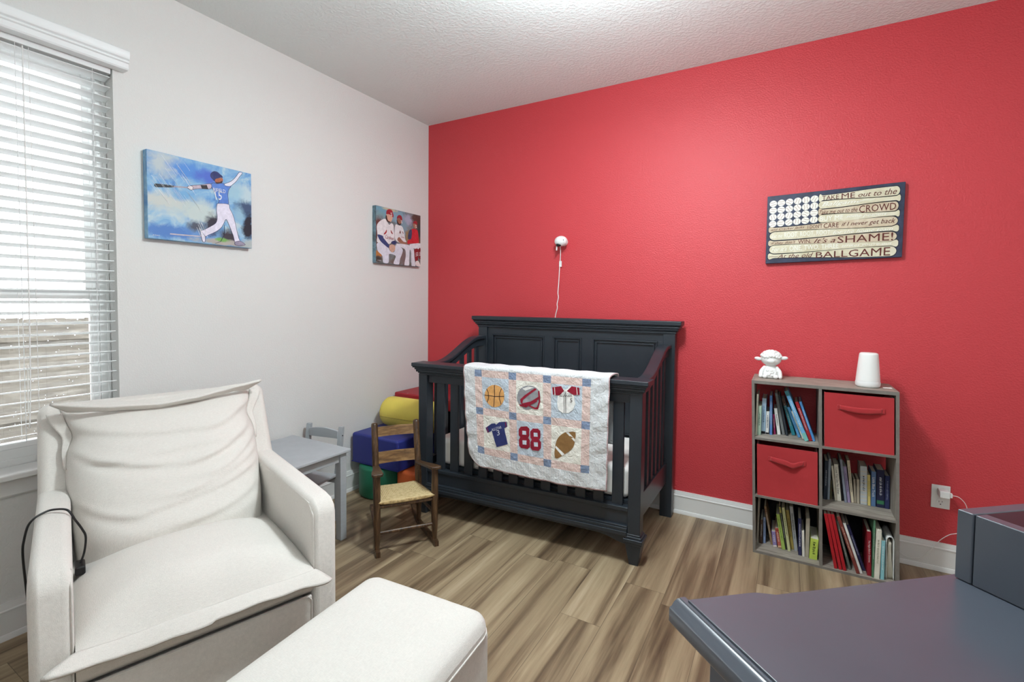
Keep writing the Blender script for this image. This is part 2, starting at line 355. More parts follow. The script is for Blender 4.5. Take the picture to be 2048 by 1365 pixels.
PIC2={'teal':[(0,0.009),(0.21,0.004),(0.392,0.017),(0.558,0.015),(0.681,0.022),(0.681,0.182),(0.558,0.262),(0.369,0.243),(0.188,0.197),(0.101,0.212),(0,0.211)],
'pale':[(0.558,0.025),(0.669,0.014),(0.669,0.094),(0.607,0.194),(0.546,0.116)],
'rust':[(0,0.294),(0.101,0.128),(0.133,0.225),(0.026,0.326),(0.021,0.493),(0.026,0.639),(-0,0.734)],
'rust2':[(0.719,0.015),(1,0.016),(1,0.182),(0.874,0.12),(0.757,0.15)],
'olive':[(0.607,0.333),(0.707,0.279),(0.757,0.311),(0.681,0.463),(0.644,0.508)],
'mitt':[(-0,0.853),(0.058,0.83),(0.112,0.862),(0.101,0.9),(-0,0.917)],
'floor':[(-0,0.908),(0.144,0.934),(0.3,0.846),(0.392,0.867),(0.632,0.728),(0.808,0.752),(1,0.859),(1,0.995),(-0,0.998)],
'jA':[(0.199,0.205),(0.272,0.297),(0.323,0.26),(0.369,0.301),(0.392,0.539),(0.369,0.58),(0.323,0.595),(0.289,0.637),(0.144,0.635),(0.026,0.639),(0.032,0.51),(0.018,0.383),(0.037,0.315),(0.101,0.249)],
'pB':[(0.415,0.623),(0.583,0.604),(0.719,0.609),(0.808,0.63),(0.841,0.708),(0.854,0.871),(0.874,0.997),(0.783,0.998),(0.77,0.755),(0.744,0.687),(0.732,0.759),(0.725,0.89),(0.719,0.992),(0.613,0.996),(0.644,0.827),(0.632,0.708),(0.558,0.676)],
'jB':[(0.427,0.263),(0.486,0.273),(0.558,0.281),(0.601,0.364),(0.632,0.509),(0.656,0.556),(0.583,0.604),(0.486,0.586),(0.404,0.537),(0.392,0.365),(0.404,0.295)],
'aB':[(0.451,0.531),(0.498,0.486),(0.583,0.555),(0.669,0.564),(0.656,0.596),(0.534,0.6),(0.474,0.568)],
'fB':[(0.445,0.163),(0.498,0.142),(0.552,0.169),(0.546,0.224),(0.51,0.259),(0.474,0.255),(0.448,0.211)],
'bB':[(0.439,0.173),(0.465,0.218),(0.498,0.242),(0.546,0.224),(0.516,0.263),(0.474,0.265),(0.445,0.231)],
'cB':[(0.439,0.159),(0.451,0.113),(0.498,0.08),(0.546,0.096),(0.564,0.152),(0.552,0.174),(0.498,0.139),(0.445,0.158)],
'pA':[(0.026,0.658),(0.144,0.639),(0.255,0.708),(0.289,0.761),(0.369,0.782),(0.404,0.721),(0.415,0.642),(0.51,0.661),(0.57,0.704),(0.564,0.774),(0.51,0.897),(0.486,0.992),(0.369,0.985),(0.415,0.865),(0.392,0.829),(0.277,0.819),(0.266,0.896),(0.255,0.983),(0.15,0.985),(0.133,0.87),(0.047,0.803),(0.021,0.732)],
'sA':[(0.037,0.504),(0.139,0.514),(0.155,0.549),(0.21,0.599),(0.283,0.676),(0.255,0.712),(0.188,0.677),(0.101,0.621),(0.053,0.562)],
'sA2':[(0.323,0.595),(0.392,0.568),(0.439,0.601),(0.392,0.635),(0.334,0.632)],
'hA':[(0.272,0.687),(0.323,0.643),(0.392,0.655),(0.404,0.721),(0.346,0.785),(0.3,0.76)],
'fA':[(0.216,0.117),(0.266,0.109),(0.329,0.13),(0.346,0.16),(0.323,0.222),(0.289,0.251),(0.244,0.235),(0.221,0.191)],
'bA':[(0.205,0.138),(0.224,0.144),(0.233,0.189),(0.255,0.228),(0.3,0.24),(0.289,0.256),(0.233,0.251),(0.199,0.195)],
'cA':[(0.21,0.104),(0.216,0.065),(0.244,0.031),(0.289,0.016),(0.334,0.028),(0.351,0.063),(0.369,0.118),(0.357,0.153),(0.323,0.126),(0.266,0.108),(0.216,0.117)],
'jC':[(0.757,0.322),(0.808,0.284),(0.874,0.284),(0.92,0.298),(0.94,0.368),(0.953,0.532),(0.887,0.555),(0.744,0.576),(0.688,0.592),(0.681,0.533),(0.719,0.498),(0.744,0.394)],
'sC':[(0.7,0.4),(0.732,0.325),(0.783,0.308),(0.783,0.43),(0.757,0.494),(0.694,0.491)],
'pC':[(0.744,0.586),(1,0.542),(1,0.63),(0.94,0.657),(0.86,0.66),(0.77,0.634)],
'kC':[(0.847,0.677),(0.94,0.657),(0.94,0.802),(0.926,0.886),(0.867,0.88),(0.854,0.778)],
'kC2':[(0.953,0.656),(1,0.646),(1,0.839),(0.953,0.822)],
'oC':[(0.874,0.91),(0.94,0.885),(0.993,0.964),(0.987,0.996),(0.887,0.981)],
'fC':[(0.815,0.196),(0.847,0.181),(0.9,0.193),(0.9,0.249),(0.867,0.28),(0.828,0.25)],
'cC':[(0.808,0.182),(0.834,0.142),(0.887,0.123),(0.913,0.155),(0.906,0.192),(0.847,0.176)],
'b1':[(0.161,0.474),(0.194,0.431),(0.216,0.391),(0.221,0.427),(0.205,0.463),(0.166,0.487)],
'b2':[(0.306,0.382),(0.323,0.404),(0.351,0.448),(0.334,0.45),(0.311,0.424)],
'b3':[(0.498,0.408),(0.51,0.362),(0.524,0.385),(0.52,0.42)],
'b4':[(0.558,0.37),(0.573,0.378),(0.589,0.415),(0.573,0.408)],
'tA':[(0.194,0.478),(0.375,0.512),(0.375,0.56),(0.194,0.554)],
'tB':[(0.534,0.462),(0.607,0.462),(0.607,0.492),(0.534,0.492)]}
BOOKS={'A': [('cream', 0.013, 0.0078, -0.3, 0.222, -0.252),
 ('green', 0.0214, 0.0162, -0.3, 0.156, -0.236),
 ('lightblue', 0.0382, 0.0202, -0.3, 0.193, -0.197),
 ('white', 0.0591, 0.0158, -0.3, 0.123, -0.193),
 ('blue', 0.0795, 0.0122, 1.5, 0.212, -0.2),
 ('magenta', 0.0982, 0.0094, 4.6, 0.109, -0.182),
 ('white2', 0.1155, 0.0154, 8.2, 0.142, -0.177),
 ('grey', 0.1377, 0.0136, 10.5, 0.226, -0.168),
 ('dark', 0.1552, 0.01, 11.3, 0.217, -0.177),
 ('teal', 0.1833, 0.0164, 16.2, 0.2, -0.15),
 ('blue2', 0.2108, 0.0126, 19.5, 0.164, -0.183),
 ('white3', 0.2297, 0.0077, 21.3, 0.149, -0.205),
 ('skyblue', 0.2393, 0.0179, 21.6, 0.266, -0.243),
 ('red', 0.2592, 0.015, 19.7, 0.206, -0.227),
 ('blue3', 0.2757, 0.0105, 18.8, 0.209, -0.224)], 'B': [('navy', 0.3218, 0.0158, -0.2, 0.203, -0.177),
 ('greyblue', 0.3393, 0.0101, -0.1, 0.213, -0.167),
 ('olive', 0.3527, 0.0079, 0.9, 0.096, -0.15),
 ('cream', 0.3718, 0.0093, 6.8, 0.179, -0.165),
 ('cream2', 0.3817, 0.0185, 6.0, 0.188, -0.161),
 ('black', 0.4016, 0.0077, 6.2, 0.181, -0.15),
 ('grey2', 0.4131, 0.0106, 7.2, 0.22, -0.17),
 ('lilac', 0.4256, 0.0136, 7.5, 0.184, -0.161),
 ('cream3', 0.4418, 0.012, 6.4, 0.215, -0.15),
 ('board1', 0.4552, 0.009, 3.7, 0.122, -0.15),
 ('board2', 0.4654, 0.012, 2.2, 0.124, -0.15),
 ('pattern', 0.48, 0.0282, 1.8, 0.195, -0.15),
 ('yellow', 0.5104, 0.0117, 2.3, 0.155, -0.15),
 ('steel', 0.5233, 0.0189, 1.0, 0.176, -0.15),
 ('navywide', 0.546, 0.0302, 1.4, 0.189, -0.15),
 ('navy2', 0.5781, 0.0185, 1.1, 0.165, -0.151)], 'C': [('greycream', 0.013, 0.0096, -0.3, 0.259, -0.209),
 ('brown', 0.0277, 0.0128, -0.3, 0.132, -0.197),
 ('paleblue', 0.0447, 0.0112, 1.2, 0.143, -0.186),
 ('tan', 0.0812, 0.0109, 10.7, 0.206, -0.183),
 ('lilac2', 0.0929, 0.0187, 7.4, 0.083, -0.203),
 ('orange', 0.116, 0.0168, 9.8, 0.106, -0.202),
 ('lime', 0.1338, 0.0166, 9.9, 0.187, -0.212),
 ('darkolive', 0.1513, 0.009, 9.7, 0.231, -0.204),
 ('whitegreen', 0.1611, 0.0135, 8.8, 0.229, -0.215),
 ('mustard', 0.1753, 0.015, 8.2, 0.208, -0.184),
 ('grey3', 0.1911, 0.0164, 7.2, 0.235, -0.193),
 ('navy3', 0.2081, 0.0147, 1.8, 0.194, -0.232),
 ('white4', 0.2256, 0.0116, 2.8, 0.132, -0.238),
 ('tallcream', 0.2378, 0.0173, 0.3, 0.203, -0.235),
 ('lime2', 0.2557, 0.0344, -2.0, 0.108, -0.241)], 'D': [('redA', 0.3601, 0.0139, 11.0, 0.269, -0.286),
 ('redB', 0.3788, 0.0137, 11.8, 0.272, -0.286),
 ('redC', 0.3962, 0.0136, 12.3, 0.274, -0.286),
 ('greygreen', 0.4208, 0.0108, 14.7, 0.237, -0.262),
 ('brownred', 0.4497, 0.0143, 18.6, 0.276, -0.286),
 ('white5', 0.4654, 0.0104, 18.2, 0.24, -0.276),
 ('navy4', 0.4797, 0.0117, 18.9, 0.224, -0.238),
 ('red2', 0.4927, 0.0161, 2.0, 0.216, -0.276),
 ('green2', 0.5094, 0.008, 0.3, 0.279, -0.285),
 ('white6', 0.518, 0.0211, -0.4, 0.237, -0.286),
 ('lightteal', 0.5425, 0.0144, 0.4, 0.188, -0.283),
 ('binder', 0.5574, 0.0402, -0.0, 0.207, -0.264)]}
QA={'ball':[(0.235,0.146),(0.274,0.155),(0.3,0.187),(0.309,0.238),(0.302,0.295),(0.28,0.341),(0.243,0.365),(0.207,0.363),(0.175,0.331),(0.16,0.285),(0.163,0.232),(0.183,0.184),(0.209,0.157)],
'bl1':[(0.16,0.256),(0.235,0.258),(0.309,0.244),(0.308,0.25),(0.235,0.265),(0.16,0.263)],
'bl2':[(0.234,0.148),(0.239,0.147),(0.238,0.251),(0.23,0.365),(0.225,0.366),(0.233,0.252)],
'bl3':[(0.178,0.192),(0.191,0.228),(0.193,0.276),(0.179,0.331),(0.175,0.326),(0.188,0.277),(0.187,0.231),(0.174,0.198)],
'bl4':[(0.293,0.174),(0.279,0.218),(0.275,0.275),(0.287,0.326),(0.284,0.331),(0.271,0.277),(0.275,0.217),(0.289,0.17)],
'helm':[(0.401,0.25),(0.409,0.193),(0.433,0.147),(0.474,0.12),(0.52,0.122),(0.553,0.154),(0.564,0.206),(0.558,0.266),(0.538,0.305),(0.505,0.328),(0.478,0.346),(0.451,0.347),(0.424,0.312),(0.407,0.286)],
'hwhite':[(0.441,0.153),(0.481,0.126),(0.52,0.131),(0.46,0.169)],
'mask1':[(0.425,0.256),(0.453,0.216),(0.527,0.136),(0.54,0.146),(0.48,0.212),(0.445,0.258),(0.439,0.3),(0.428,0.288)],
'mask2':[(0.431,0.297),(0.499,0.265),(0.562,0.202),(0.564,0.225),(0.505,0.282),(0.436,0.315)],
'mask3':[(0.549,0.159),(0.559,0.158),(0.564,0.256),(0.548,0.331),(0.525,0.336),(0.485,0.313),(0.492,0.302),(0.528,0.32),(0.542,0.309),(0.553,0.258)],
'mask4':[(0.417,0.303),(0.458,0.307),(0.539,0.246),(0.542,0.259),(0.465,0.327),(0.424,0.321)],
'rslL':[(0.643,0.113),(0.702,0.093),(0.721,0.135),(0.69,0.182),(0.649,0.178)],
'rslR':[(0.769,0.086),(0.816,0.094),(0.82,0.158),(0.782,0.165),(0.739,0.133)],
'wbody':[(0.702,0.093),(0.714,0.116),(0.727,0.123),(0.742,0.112),(0.754,0.086),(0.772,0.09),(0.742,0.137),(0.782,0.167),(0.793,0.244),(0.78,0.298),(0.75,0.334),(0.712,0.339),(0.684,0.312),(0.675,0.259),(0.68,0.188),(0.721,0.137)],
'wl1':[(0.72,0.139),(0.723,0.139),(0.724,0.335),(0.721,0.335)],
'wl2':[(0.73,0.138),(0.734,0.138),(0.735,0.333),(0.732,0.334)],
'stL':[(0.657,0.111),(0.661,0.111),(0.665,0.179),(0.661,0.18)],
'stR':[(0.798,0.093),(0.802,0.092),(0.807,0.16),(0.802,0.161)],
'navy':[(0.159,0.59),(0.206,0.537),(0.232,0.528),(0.242,0.539),(0.265,0.509),(0.309,0.495),(0.323,0.496),(0.325,0.541),(0.303,0.56),(0.325,0.711),(0.24,0.762),(0.207,0.608),(0.173,0.637)],
'nst':[(0.167,0.585),(0.171,0.582),(0.182,0.629),(0.177,0.633)],
'nst2':[(0.312,0.498),(0.316,0.496),(0.318,0.545),(0.314,0.548)],
'e1':[(0.408,0.551),(0.424,0.519),(0.469,0.507),(0.486,0.528),(0.485,0.59),(0.475,0.614),(0.487,0.638),(0.486,0.701),(0.468,0.724),(0.421,0.726),(0.408,0.707),(0.406,0.653),(0.419,0.621),(0.408,0.604)],
'e1h':[(0.434,0.556),(0.462,0.553),(0.463,0.589),(0.435,0.592)],
'e1k':[(0.434,0.648),(0.463,0.644),(0.463,0.684),(0.435,0.687)],
'e2':[(0.493,0.55),(0.51,0.519),(0.547,0.513),(0.563,0.533),(0.563,0.595),(0.553,0.616),(0.566,0.637),(0.565,0.694),(0.549,0.722),(0.505,0.726),(0.491,0.705),(0.492,0.651),(0.503,0.625),(0.493,0.608)],
'e2h':[(0.516,0.556),(0.543,0.553),(0.544,0.591),(0.517,0.594)],
'e2k':[(0.517,0.646),(0.545,0.643),(0.545,0.684),(0.518,0.687)],
'foot':[(0.67,0.608),(0.691,0.557),(0.726,0.516),(0.76,0.504),(0.797,0.501),(0.796,0.574),(0.783,0.641),(0.752,0.689),(0.717,0.725),(0.682,0.761),(0.661,0.759),(0.659,0.685)],
'fw1':[(0.735,0.514),(0.751,0.508),(0.796,0.565),(0.794,0.588)],
'fw2':[(0.662,0.667),(0.667,0.65),(0.727,0.713),(0.711,0.733)],
'tsl':[(0.693,0.162),(0.773,0.152),(0.773,0.181),(0.693,0.191)],
't5':[(0.76,0.197),(0.774,0.195),(0.775,0.232),(0.76,0.234)],
'tall':[(0.204,0.587),(0.282,0.539),(0.285,0.565),(0.207,0.613)],
't3':[(0.243,0.595),(0.265,0.583),(0.269,0.635),(0.248,0.645)]}
# ================================================================ room shell
RX, RY, H = 3.95, -3.95, 2.74
WY0, WY1, WZ0, WZ1 = -3.02, -2.122, .640, 2.335
def struct(name, mb, mats, parent=None, **k):
    o = mb.build(name, mats, parent, **k); o['kind'] = 'structure'; return o
struct('floor', MB().box(-.14, RX+.1, RY-.1, .12, -.08, 0), m_floor, smooth=0)
struct('ceiling', MB().box(-.14, RX+.1, RY-.1, .12, H, H+.1), m_ceil, smooth=0)
b = MB(); b.box(-.14, 0, RY-.1, WY0, 0, H).box(-.14, 0, WY1, .12, 0, H).box(-.14, 0, WY0, WY1, 0, WZ0-.02).box(-.14, 0, WY0, WY1, WZ1, H)
struct('wall_left', b, m_wall, smooth=0)
struct('wall_back', MB().box(0, RX, 0, .12, 0, H), m_red, smooth=0)
struct('wall_right', MB().box(RX, RX+.1, RY-.1, .12, 0, H), m_wall, smooth=0)
struct('wall_front', MB().box(0, RX, RY-.1, RY, 0, H), m_wall, smooth=0)
BP = [(0, 0), (.022, 0), (.022, .008), (.017, .020), (.0135, .022), (.0135, .106), (.0165, .108), (.0165, .113), (.0115, .116), (.0115, .121), (.0085, .128), (.007, .1385), (0, .1385)]
def baseboard(name, axis, a, b, c, sgn):
    mb = MB(); mb.prism([(c+sgn*x, z) for x, z in BP], axis, a, b); struct(name, mb, m_trim, smooth=30)
baseboard('baseboard_left', 'y', RY, -.0005, .0003, 1)
baseboard('baseboard_back', 'x', .0228, RX, -.0003, -1)
baseboard('baseboard_right', 'y', RY, -.0228, RX-.0003, -1)

# ---------------------------------------------------------------- window
win = thing('window_1', None, None, (-.1, -2.57, WZ0), kind='structure')
def ring(mb, x0, x1, y0, y1, z0, z1, t, tb=None, tt=None):
    tb = tb or t; tt = tt or t
    mb.box(x0, x1, y0, y0+t, z0, z1).box(x0, x1, y1-t, y1, z0, z1).box(x0, x1, y0+t, y1-t, z0, z0+tb).box(x0, x1, y0+t, y1-t, z1-tt, z1)
f = MB(); ring(f, -.135, -.078, WY0+.001, WY1-.001, WZ0-.019, WZ1-.001, .036, .05)
f.box(-.082, -.072, WY1-.012, WY1-.001, WZ0, WZ1-.002)
f.build('frame', m_vinyl, win, bevel=.003)
u = MB(); ring(u, -.126, -.100, WY0+.037, WY1-.037, 1.312, WZ1-.037, .040, .04); u.build('upper_sash', m_vinyl, win, bevel=.003)
u = MB(); ring(u, -.099, -.080, WY0+.037, WY1-.037, WZ0+.03, 1.352, .034, .05, .042); u.box(-.086, -.076, -2.62, -2.50, 1.353, 1.363)
u.build('lower_sash', m_vinyl, win, bevel=.003)
MB().box(-.116, -.112, WY0+.075, WY1-.075, 1.35, WZ1-.075).build('glass_pane', m_glass, win, smooth=0)
MB().box(-.092, -.088, WY0+.069, WY1-.069, WZ0+.078, 1.312).build('glass_pane', m_glass, win, smooth=0)
d = MB()
for i in range(520):
    y = random.uniform(-2.96, -2.21); q = random.random()
    z = 1.29-.62*q**1.9 if i < 430 else random.uniform(1.40, 2.2)
    x = -.0921 if z < 1.31 else -.1163
    r = random.uniform(.0010, .0030); d.sph((x, y, z), .0008, r, r*random.uniform(1, 1.5), 6)
d.build('rain_drops', m_drop, win, kind='stuff')
t1 = MB(); t1.box(-.076, .058, WY0-.05, WY1+.05, .622, .645); o = struct('trim_1', t1, m_trim, bevel=.006, seg=3)
t2 = MB(); t2.prism([(0.0003, .548), (.010, .548), (.016, .556), (.016, .600), (.022, .612), (.022, .6215), (.0003, .6215)], 'y', WY0-.03, WY1+.03); struct('trim_2', t2, m_trim, smooth=30)

# blind
bl = thing('window_blind', 'white horizontal slat blind lowered over the window', 'blind', (-.03, -2.57, WZ1))
PITCHZ, TILT = .0443, radians(12)
nsl = 0; z = 2.272
while z > .745:
    mb = MB(); P = []
    for k in range(7):
        t = -1+k/3; P.append((.025*t, .0022*(1-t*t)))
    pr = [(x, zz+.0014) for x, zz in P]+[(x, zz-.0014) for x, zz in P[::-1]]
    j = random.uniform(-.006, .006); ca, sa = cos(TILT+j*2), sin(TILT+j*2)
    mb.prism([(-.034+x*ca-zz*sa, z+x*sa+zz*ca) for x, zz in pr], 'y', WY0+.006, WY1-.006)
    mb.build('slat', m_blind, bl, smooth=60); z -= PITCHZ; nsl += 1
MB().box(-.058, -.010, WY0+.006, WY1-.006, z+.004, z+.026).build('bottom_rail', m_blind, bl, bevel=.005)
MB().box(-.060, -.004, WY0+.004, WY1-.004, WZ1-.045, WZ1-.001).build('head_rail', m_blind, bl, bevel=.003)
for y in (-2.19, -2.425, -2.70, -2.95):
    c = MB()
    for x in (-.0605, -.0075): c.tube([(x, y, WZ1-.04), (x, y, z+.02)], .0009, 5)
    c.tube([(-.034, y+.006, WZ1-.04), (-.034, y+.006, z+.02)], .0008, 5)
    c.build('ladder_cord', m_blind, bl)
c = MB(); c.tube([(-.003, -2.405, WZ1-.05), (-.001, -2.407, 1.6), (.0, -2.410, 1.05), (.004, -2.418, .80)], .0023, 8, smooth=4); c.tube([(-.004, -2.416, 1.05), (.0, -2.42, .86)], .0016, 6)
c.build('tilt_wand', m_white_pl, bl)
c = MB(); c.tube([(-.003, -2.388, WZ1-.05), (-.002, -2.387, 1.5), (-.001, -2.388, .85)], .0011, 5, smooth=3); c.build('pull_cord', m_white_pl, bl)
v = MB(); VP = [(0, 0), (.046, 0), (.050, .006), (.050, .026), (.056, .030), (.056, .036), (.052, .039), (.060, .044), (.064, .054), (.064, .076), (.060, .080), (0, .080)]
v.prism([(.001+x, 2.312+zz) for x, zz in VP], 'y', WY0-.06, -2.082); v.build('valance', m_blind, bl, smooth=28)

# ---------------------------------------------------------------- outside
struct('ground', MB().box(-9, -.3, -9, 5, -.5, -.42), M('wet_ground', (120, 116, 108), .9), smooth=0)
fe = thing('garden_fence', 'grey brown timber fence seen through the lower window panes', 'fence', (-3.1, -2.2, -.42))
bd = MB(); y = -8.0
while y < 4: bd.box(-3.10, -3.08, y, y+.138, -.42, 1.12+random.uniform(-.008, .008)); y += .1385
bd.build('boards', m_fence, fe)
r = MB(); r.box(-3.078, -3.04, -8, 4, .93, 1.02).box(-3.078, -3.04, -8, 4, .25, .34).box(-3.078, -3.04, -8, 4, -.30, -.21); r.build('rails', m_fence, fe)

# ================================================================ wall pictures
def canvas(name, label, y0, y1, z0, z1, side):
    t = thing(name, label, 'picture', (0, (y0+y1)/2, z0))
    MB().box(.0006, .0345, y0, y1, z0, z1).build('stretched_canvas', side, t, bevel=.003)
    return t, (lambda k: (lambda u, v: (.0350+.00007*k, y0+min(.997, max(.003, u))*(y1-y0), z1-min(.997, max(.003, v))*(z1-z0))))
def painted(name, stops, scale, stretch=(1, 1, 1), rough=.55):
    m = M(name, (120, 150, 190), rough, .3); t = NT(m)
    n = t.noise(t.coord(stretch), scale, 6, .62, 1.2)
    t.link(t.ramp(n, [(p, lin(c)) for p, c in stops]), t.b.inputs['Base Color']); return m
def brushwork(name, base, scale, w_, h_, blobs):     # mottled paint with soft brushed patches (u, v, ru, rv, colour, softness)
    m = painted(name, base, scale); t = NT(m); col = t.b.inputs['Base Color'].links[0].from_socket
    v = t.coord(); s3 = t.add('SeparateXYZ'); t.link(v, s3.inputs[0])
    na = t.math('SUBTRACT', t.noise(v, 16, 6, .65, 1), .5); nb = t.math('SUBTRACT', t.noise(t.coord((1, 1, 1), (1, 0, 0)), 21, 6, .65, 1), .5)
    for u0, v0, ru, rv, c, sf in blobs:
        y0 = (u0-.5)*w_; z0 = (1-v0)*h_
        a = t.math('ADD', t.math('DIVIDE', t.math('SUBTRACT', s3.outputs[1], y0), ru*w_), t.math('MULTIPLY', na, 1.9)); b_ = t.math('ADD', t.math('DIVIDE', t.math('SUBTRACT', s3.outputs[2], z0), rv*h_), t.math('MULTIPLY', nb, 1.9))
        d_ = t.math('SQRT', t.math('ADD', t.math('MULTIPLY', a, a), t.math('MULTIPLY', b_, b_)))
        mr = t.add('MapRange'); mr.inputs['From Min'].default_value = 1+sf*.5; mr.inputs['From Max'].default_value = 1-sf*.5; t.link(d_, mr.inputs[0])
        mx = t.add('MixRGB'); t.link(mr.outputs[0], mx.inputs[0]); t.link(col, mx.inputs[1]); mx.inputs[2].default_value = (*lin(c), 1); col = mx.outputs[0]
    t.link(col, t.b.inputs['Base Color']); return m
m_sky = brushwork('painted_blue_clouds', [(.30, (72, 108, 168)), (.42, (104, 154, 208)), (.54, (142, 184, 216)), (.66, (190, 208, 216)), (.8, (212, 210, 206))], 8, .492, .404,
    [(.14, .12, .13, .13, (190, 200, 204), .9), (.36, .15, .18, .10, (88, 142, 212), .8), (.55, .17, .12, .08, (84, 110, 200), .8), (.16, .56, .20, .10, (200, 204, 200), .9), (.45, .62, .20, .14, (196, 208, 206), .9), (.30, .45, .12, .06, (120, 170, 212), .8), (.92, .28, .12, .12, (188, 208, 216), .8),
     (.22, .90, .26, .08, (88, 130, 194), .7), (.52, .88, .14, .06, (110, 150, 202), .8), (.58, .76, .08, .12, (58, 54, 66), .7), (.42, .80, .07, .06, (84, 90, 104), .9), (.75, .88, .08, .10, (66, 58, 66), .8), (.93, .48, .10, .10, (70, 88, 118), .8), (.96, .72, .06, .16, (44, 42, 54), .6), (.86, .58, .05, .10, (150, 186, 208), .9),
     (.72, .96, .30, .035, (176, 168, 162), .6), (.98, .95, .12, .06, (176, 184, 184), .8), (.68, .93, .06, .025, (120, 168, 92), .7), (.80, .30, .10, .10, (160, 196, 214), .9)])
m_dug = brushwork('painted_dugout', [(.30, (66, 70, 64)), (.45, (106, 104, 98)), (.56, (124, 132, 138)), (.70, (144, 126, 110))], 12, .478, .407,
    [(.20, .08, .26, .14, (116, 162, 182), .8), (.08, .20, .10, .10, (126, 158, 164), .8), (.48, .12, .16, .12, (132, 166, 184), .8), (.70, .14, .10, .10, (168, 168, 190), .8), (.62, .30, .10, .12, (128, 156, 172), .8), (.06, .34, .12, .14, (104, 62, 58), .7), (.04, .55, .06, .14, (98, 62, 58), .8), (.28, .02, .14, .03, (196, 190, 160), .7),
     (.92, .14, .14, .14, (92, 64, 58), .7), (.97, .30, .05, .14, (60, 68, 66), .7), (.70, .46, .06, .14, (150, 124, 88), .8), (.05, .84, .09, .05, (178, 118, 66), .5), (.04, .93, .10, .05, (70, 64, 58), .7), (.62, .88, .10, .14, (122, 104, 102), .8), (.40, .96, .12, .05, (112, 98, 92), .8), (.97, .60, .04, .14, (116, 84, 66), .8)])
m_canv_side1 = painted('painted_canvas_side', [(.35, (92, 140, 190)), (.6, (150, 190, 215))], 9)
m_canv_side2 = painted('painted_canvas_edge', [(.35, (70, 84, 88)), (.6, (120, 150, 165))], 9)
cv, cf = canvas('canvas_picture', 'blue canvas print of a batter swinging, on the white wall beside the window', -2.0155, -1.5235, 1.5915, 1.9955, m_canv_side1)
p = MB(); sq = [(0.004, 0.004), (.996, .004), (.996, .996), (.004, .996)]
put_poly(p, sq, cf(0), 0)
C1 = dict(dk1=(62, 58, 70), dk2=(72, 66, 74), dk3=(48, 46, 58), dk4=(66, 78, 104), pl1=(196, 204, 202), pl2=(202, 210, 208), pl3=(186, 206, 214), bl1=(92, 140, 206), bl2=(86, 124, 186), bl3=(78, 108, 196),
          gnd=(172, 166, 160), grn=(126, 168, 96), line=(196, 184, 190), helmet=(44, 52, 104), face=(166, 98, 72), beard=(58, 36, 34), jersey=(88, 128, 204), armr=(226, 224, 236), arml=(196, 178, 190), guard=(42, 38, 42),
          glove=(236, 226, 226), bat=(48, 52, 58), handle=(170, 156, 166), pants=(226, 220, 236), shoel=(222, 218, 232), shoer=(150, 140, 160))
m1 = [m_sky, flat((62, 58, 92))]; lay = 1
def softm(nm, c, a=.35):   # brushed paint with mottled tone
    m = M('brush_'+nm, c, .55, .3); t = NT(m); n = t.noise(t.coord(), 40, 5, .65, .8); cc = lin(c)
    t.link(t.ramp(n, [(.35, tuple(x*(1-a) for x in cc)), (.65, tuple(min(1, x*(1+a)+.02) for x in cc))]), t.b.inputs['Base Color']); return m
for k, pts in PIC1.items():
    if k in ('t15', 'tname', 'dk1', 'dk2', 'dk3', 'dk4', 'pl1', 'pl2', 'pl3', 'bl1', 'bl2', 'bl3', 'gnd', 'grn'): continue
    m1.append(softm('one_'+k, C1[k], .10)); put_poly(p, pts, cf(lay), len(m1)-1, 0 if k in ('bat', 'handle', 'guard', 'line') else 3); lay += 1
    if k in ('jersey', 'armr', 'arml', 'pants', 'shoel', 'shoer', 'helmet', 'glove'): put_outline(p, pts, cf(lay), .0045, 1, 3); lay += 1
m1.append(flat((240, 240, 244))); wi = len(m1)-1
put_outline(p, [(.70, .73), (.695, .86), (.66, .95), (.60, .985), (.66, .951), (.696, .861)], cf(lay), .003, 1); lay += 1
random.seed(3)
for i in range(26):
    u0 = random.uniform(.02, .36); v0 = random.uniform(.02, .45); L = random.uniform(.06, .22)
    put_poly(p, [(u0, v0), (u0+.0022, v0), (u0+.0022+L*.62, v0+L), (u0+L*.62, v0+L)], cf(lay), wi)
for i in range(9):
    u0 = random.uniform(.42, .50); v0 = random.uniform(.74, .82); put_poly(p, [(u0, v0), (u0+.003, v0), (u0+.04, v0+.10), (u0+.036, v0+.10)], cf(lay), wi)
def quad_fn(cf, q):     # text box TL TR BR BL in picture coordinates
    def fn(a, b):
        x = (1-b)*((1-a)*q[3][0]+a*q[2][0])+b*((1-a)*q[0][0]+a*q[1][0]); y = (1-b)*((1-a)*q[3][1]+a*q[2][1])+b*((1-a)*q[0][1]+a*q[1][1]); return cf(x, y)
    return fn
put_text(p, '15', quad_fn(cf(lay+1), PIC1['t15']), wi, bold=0); put_text(p, 'RIFIELD', quad_fn(cf(lay+1), PIC1['tname']), wi)
put_marks(p, quad_fn(cf(lay), [(.04, .952), (.10, .952), (.10, .966), (.04, .966)]), 4, random, wi)
p.build('printed_picture', m1, cv, smooth=0, solid=0)

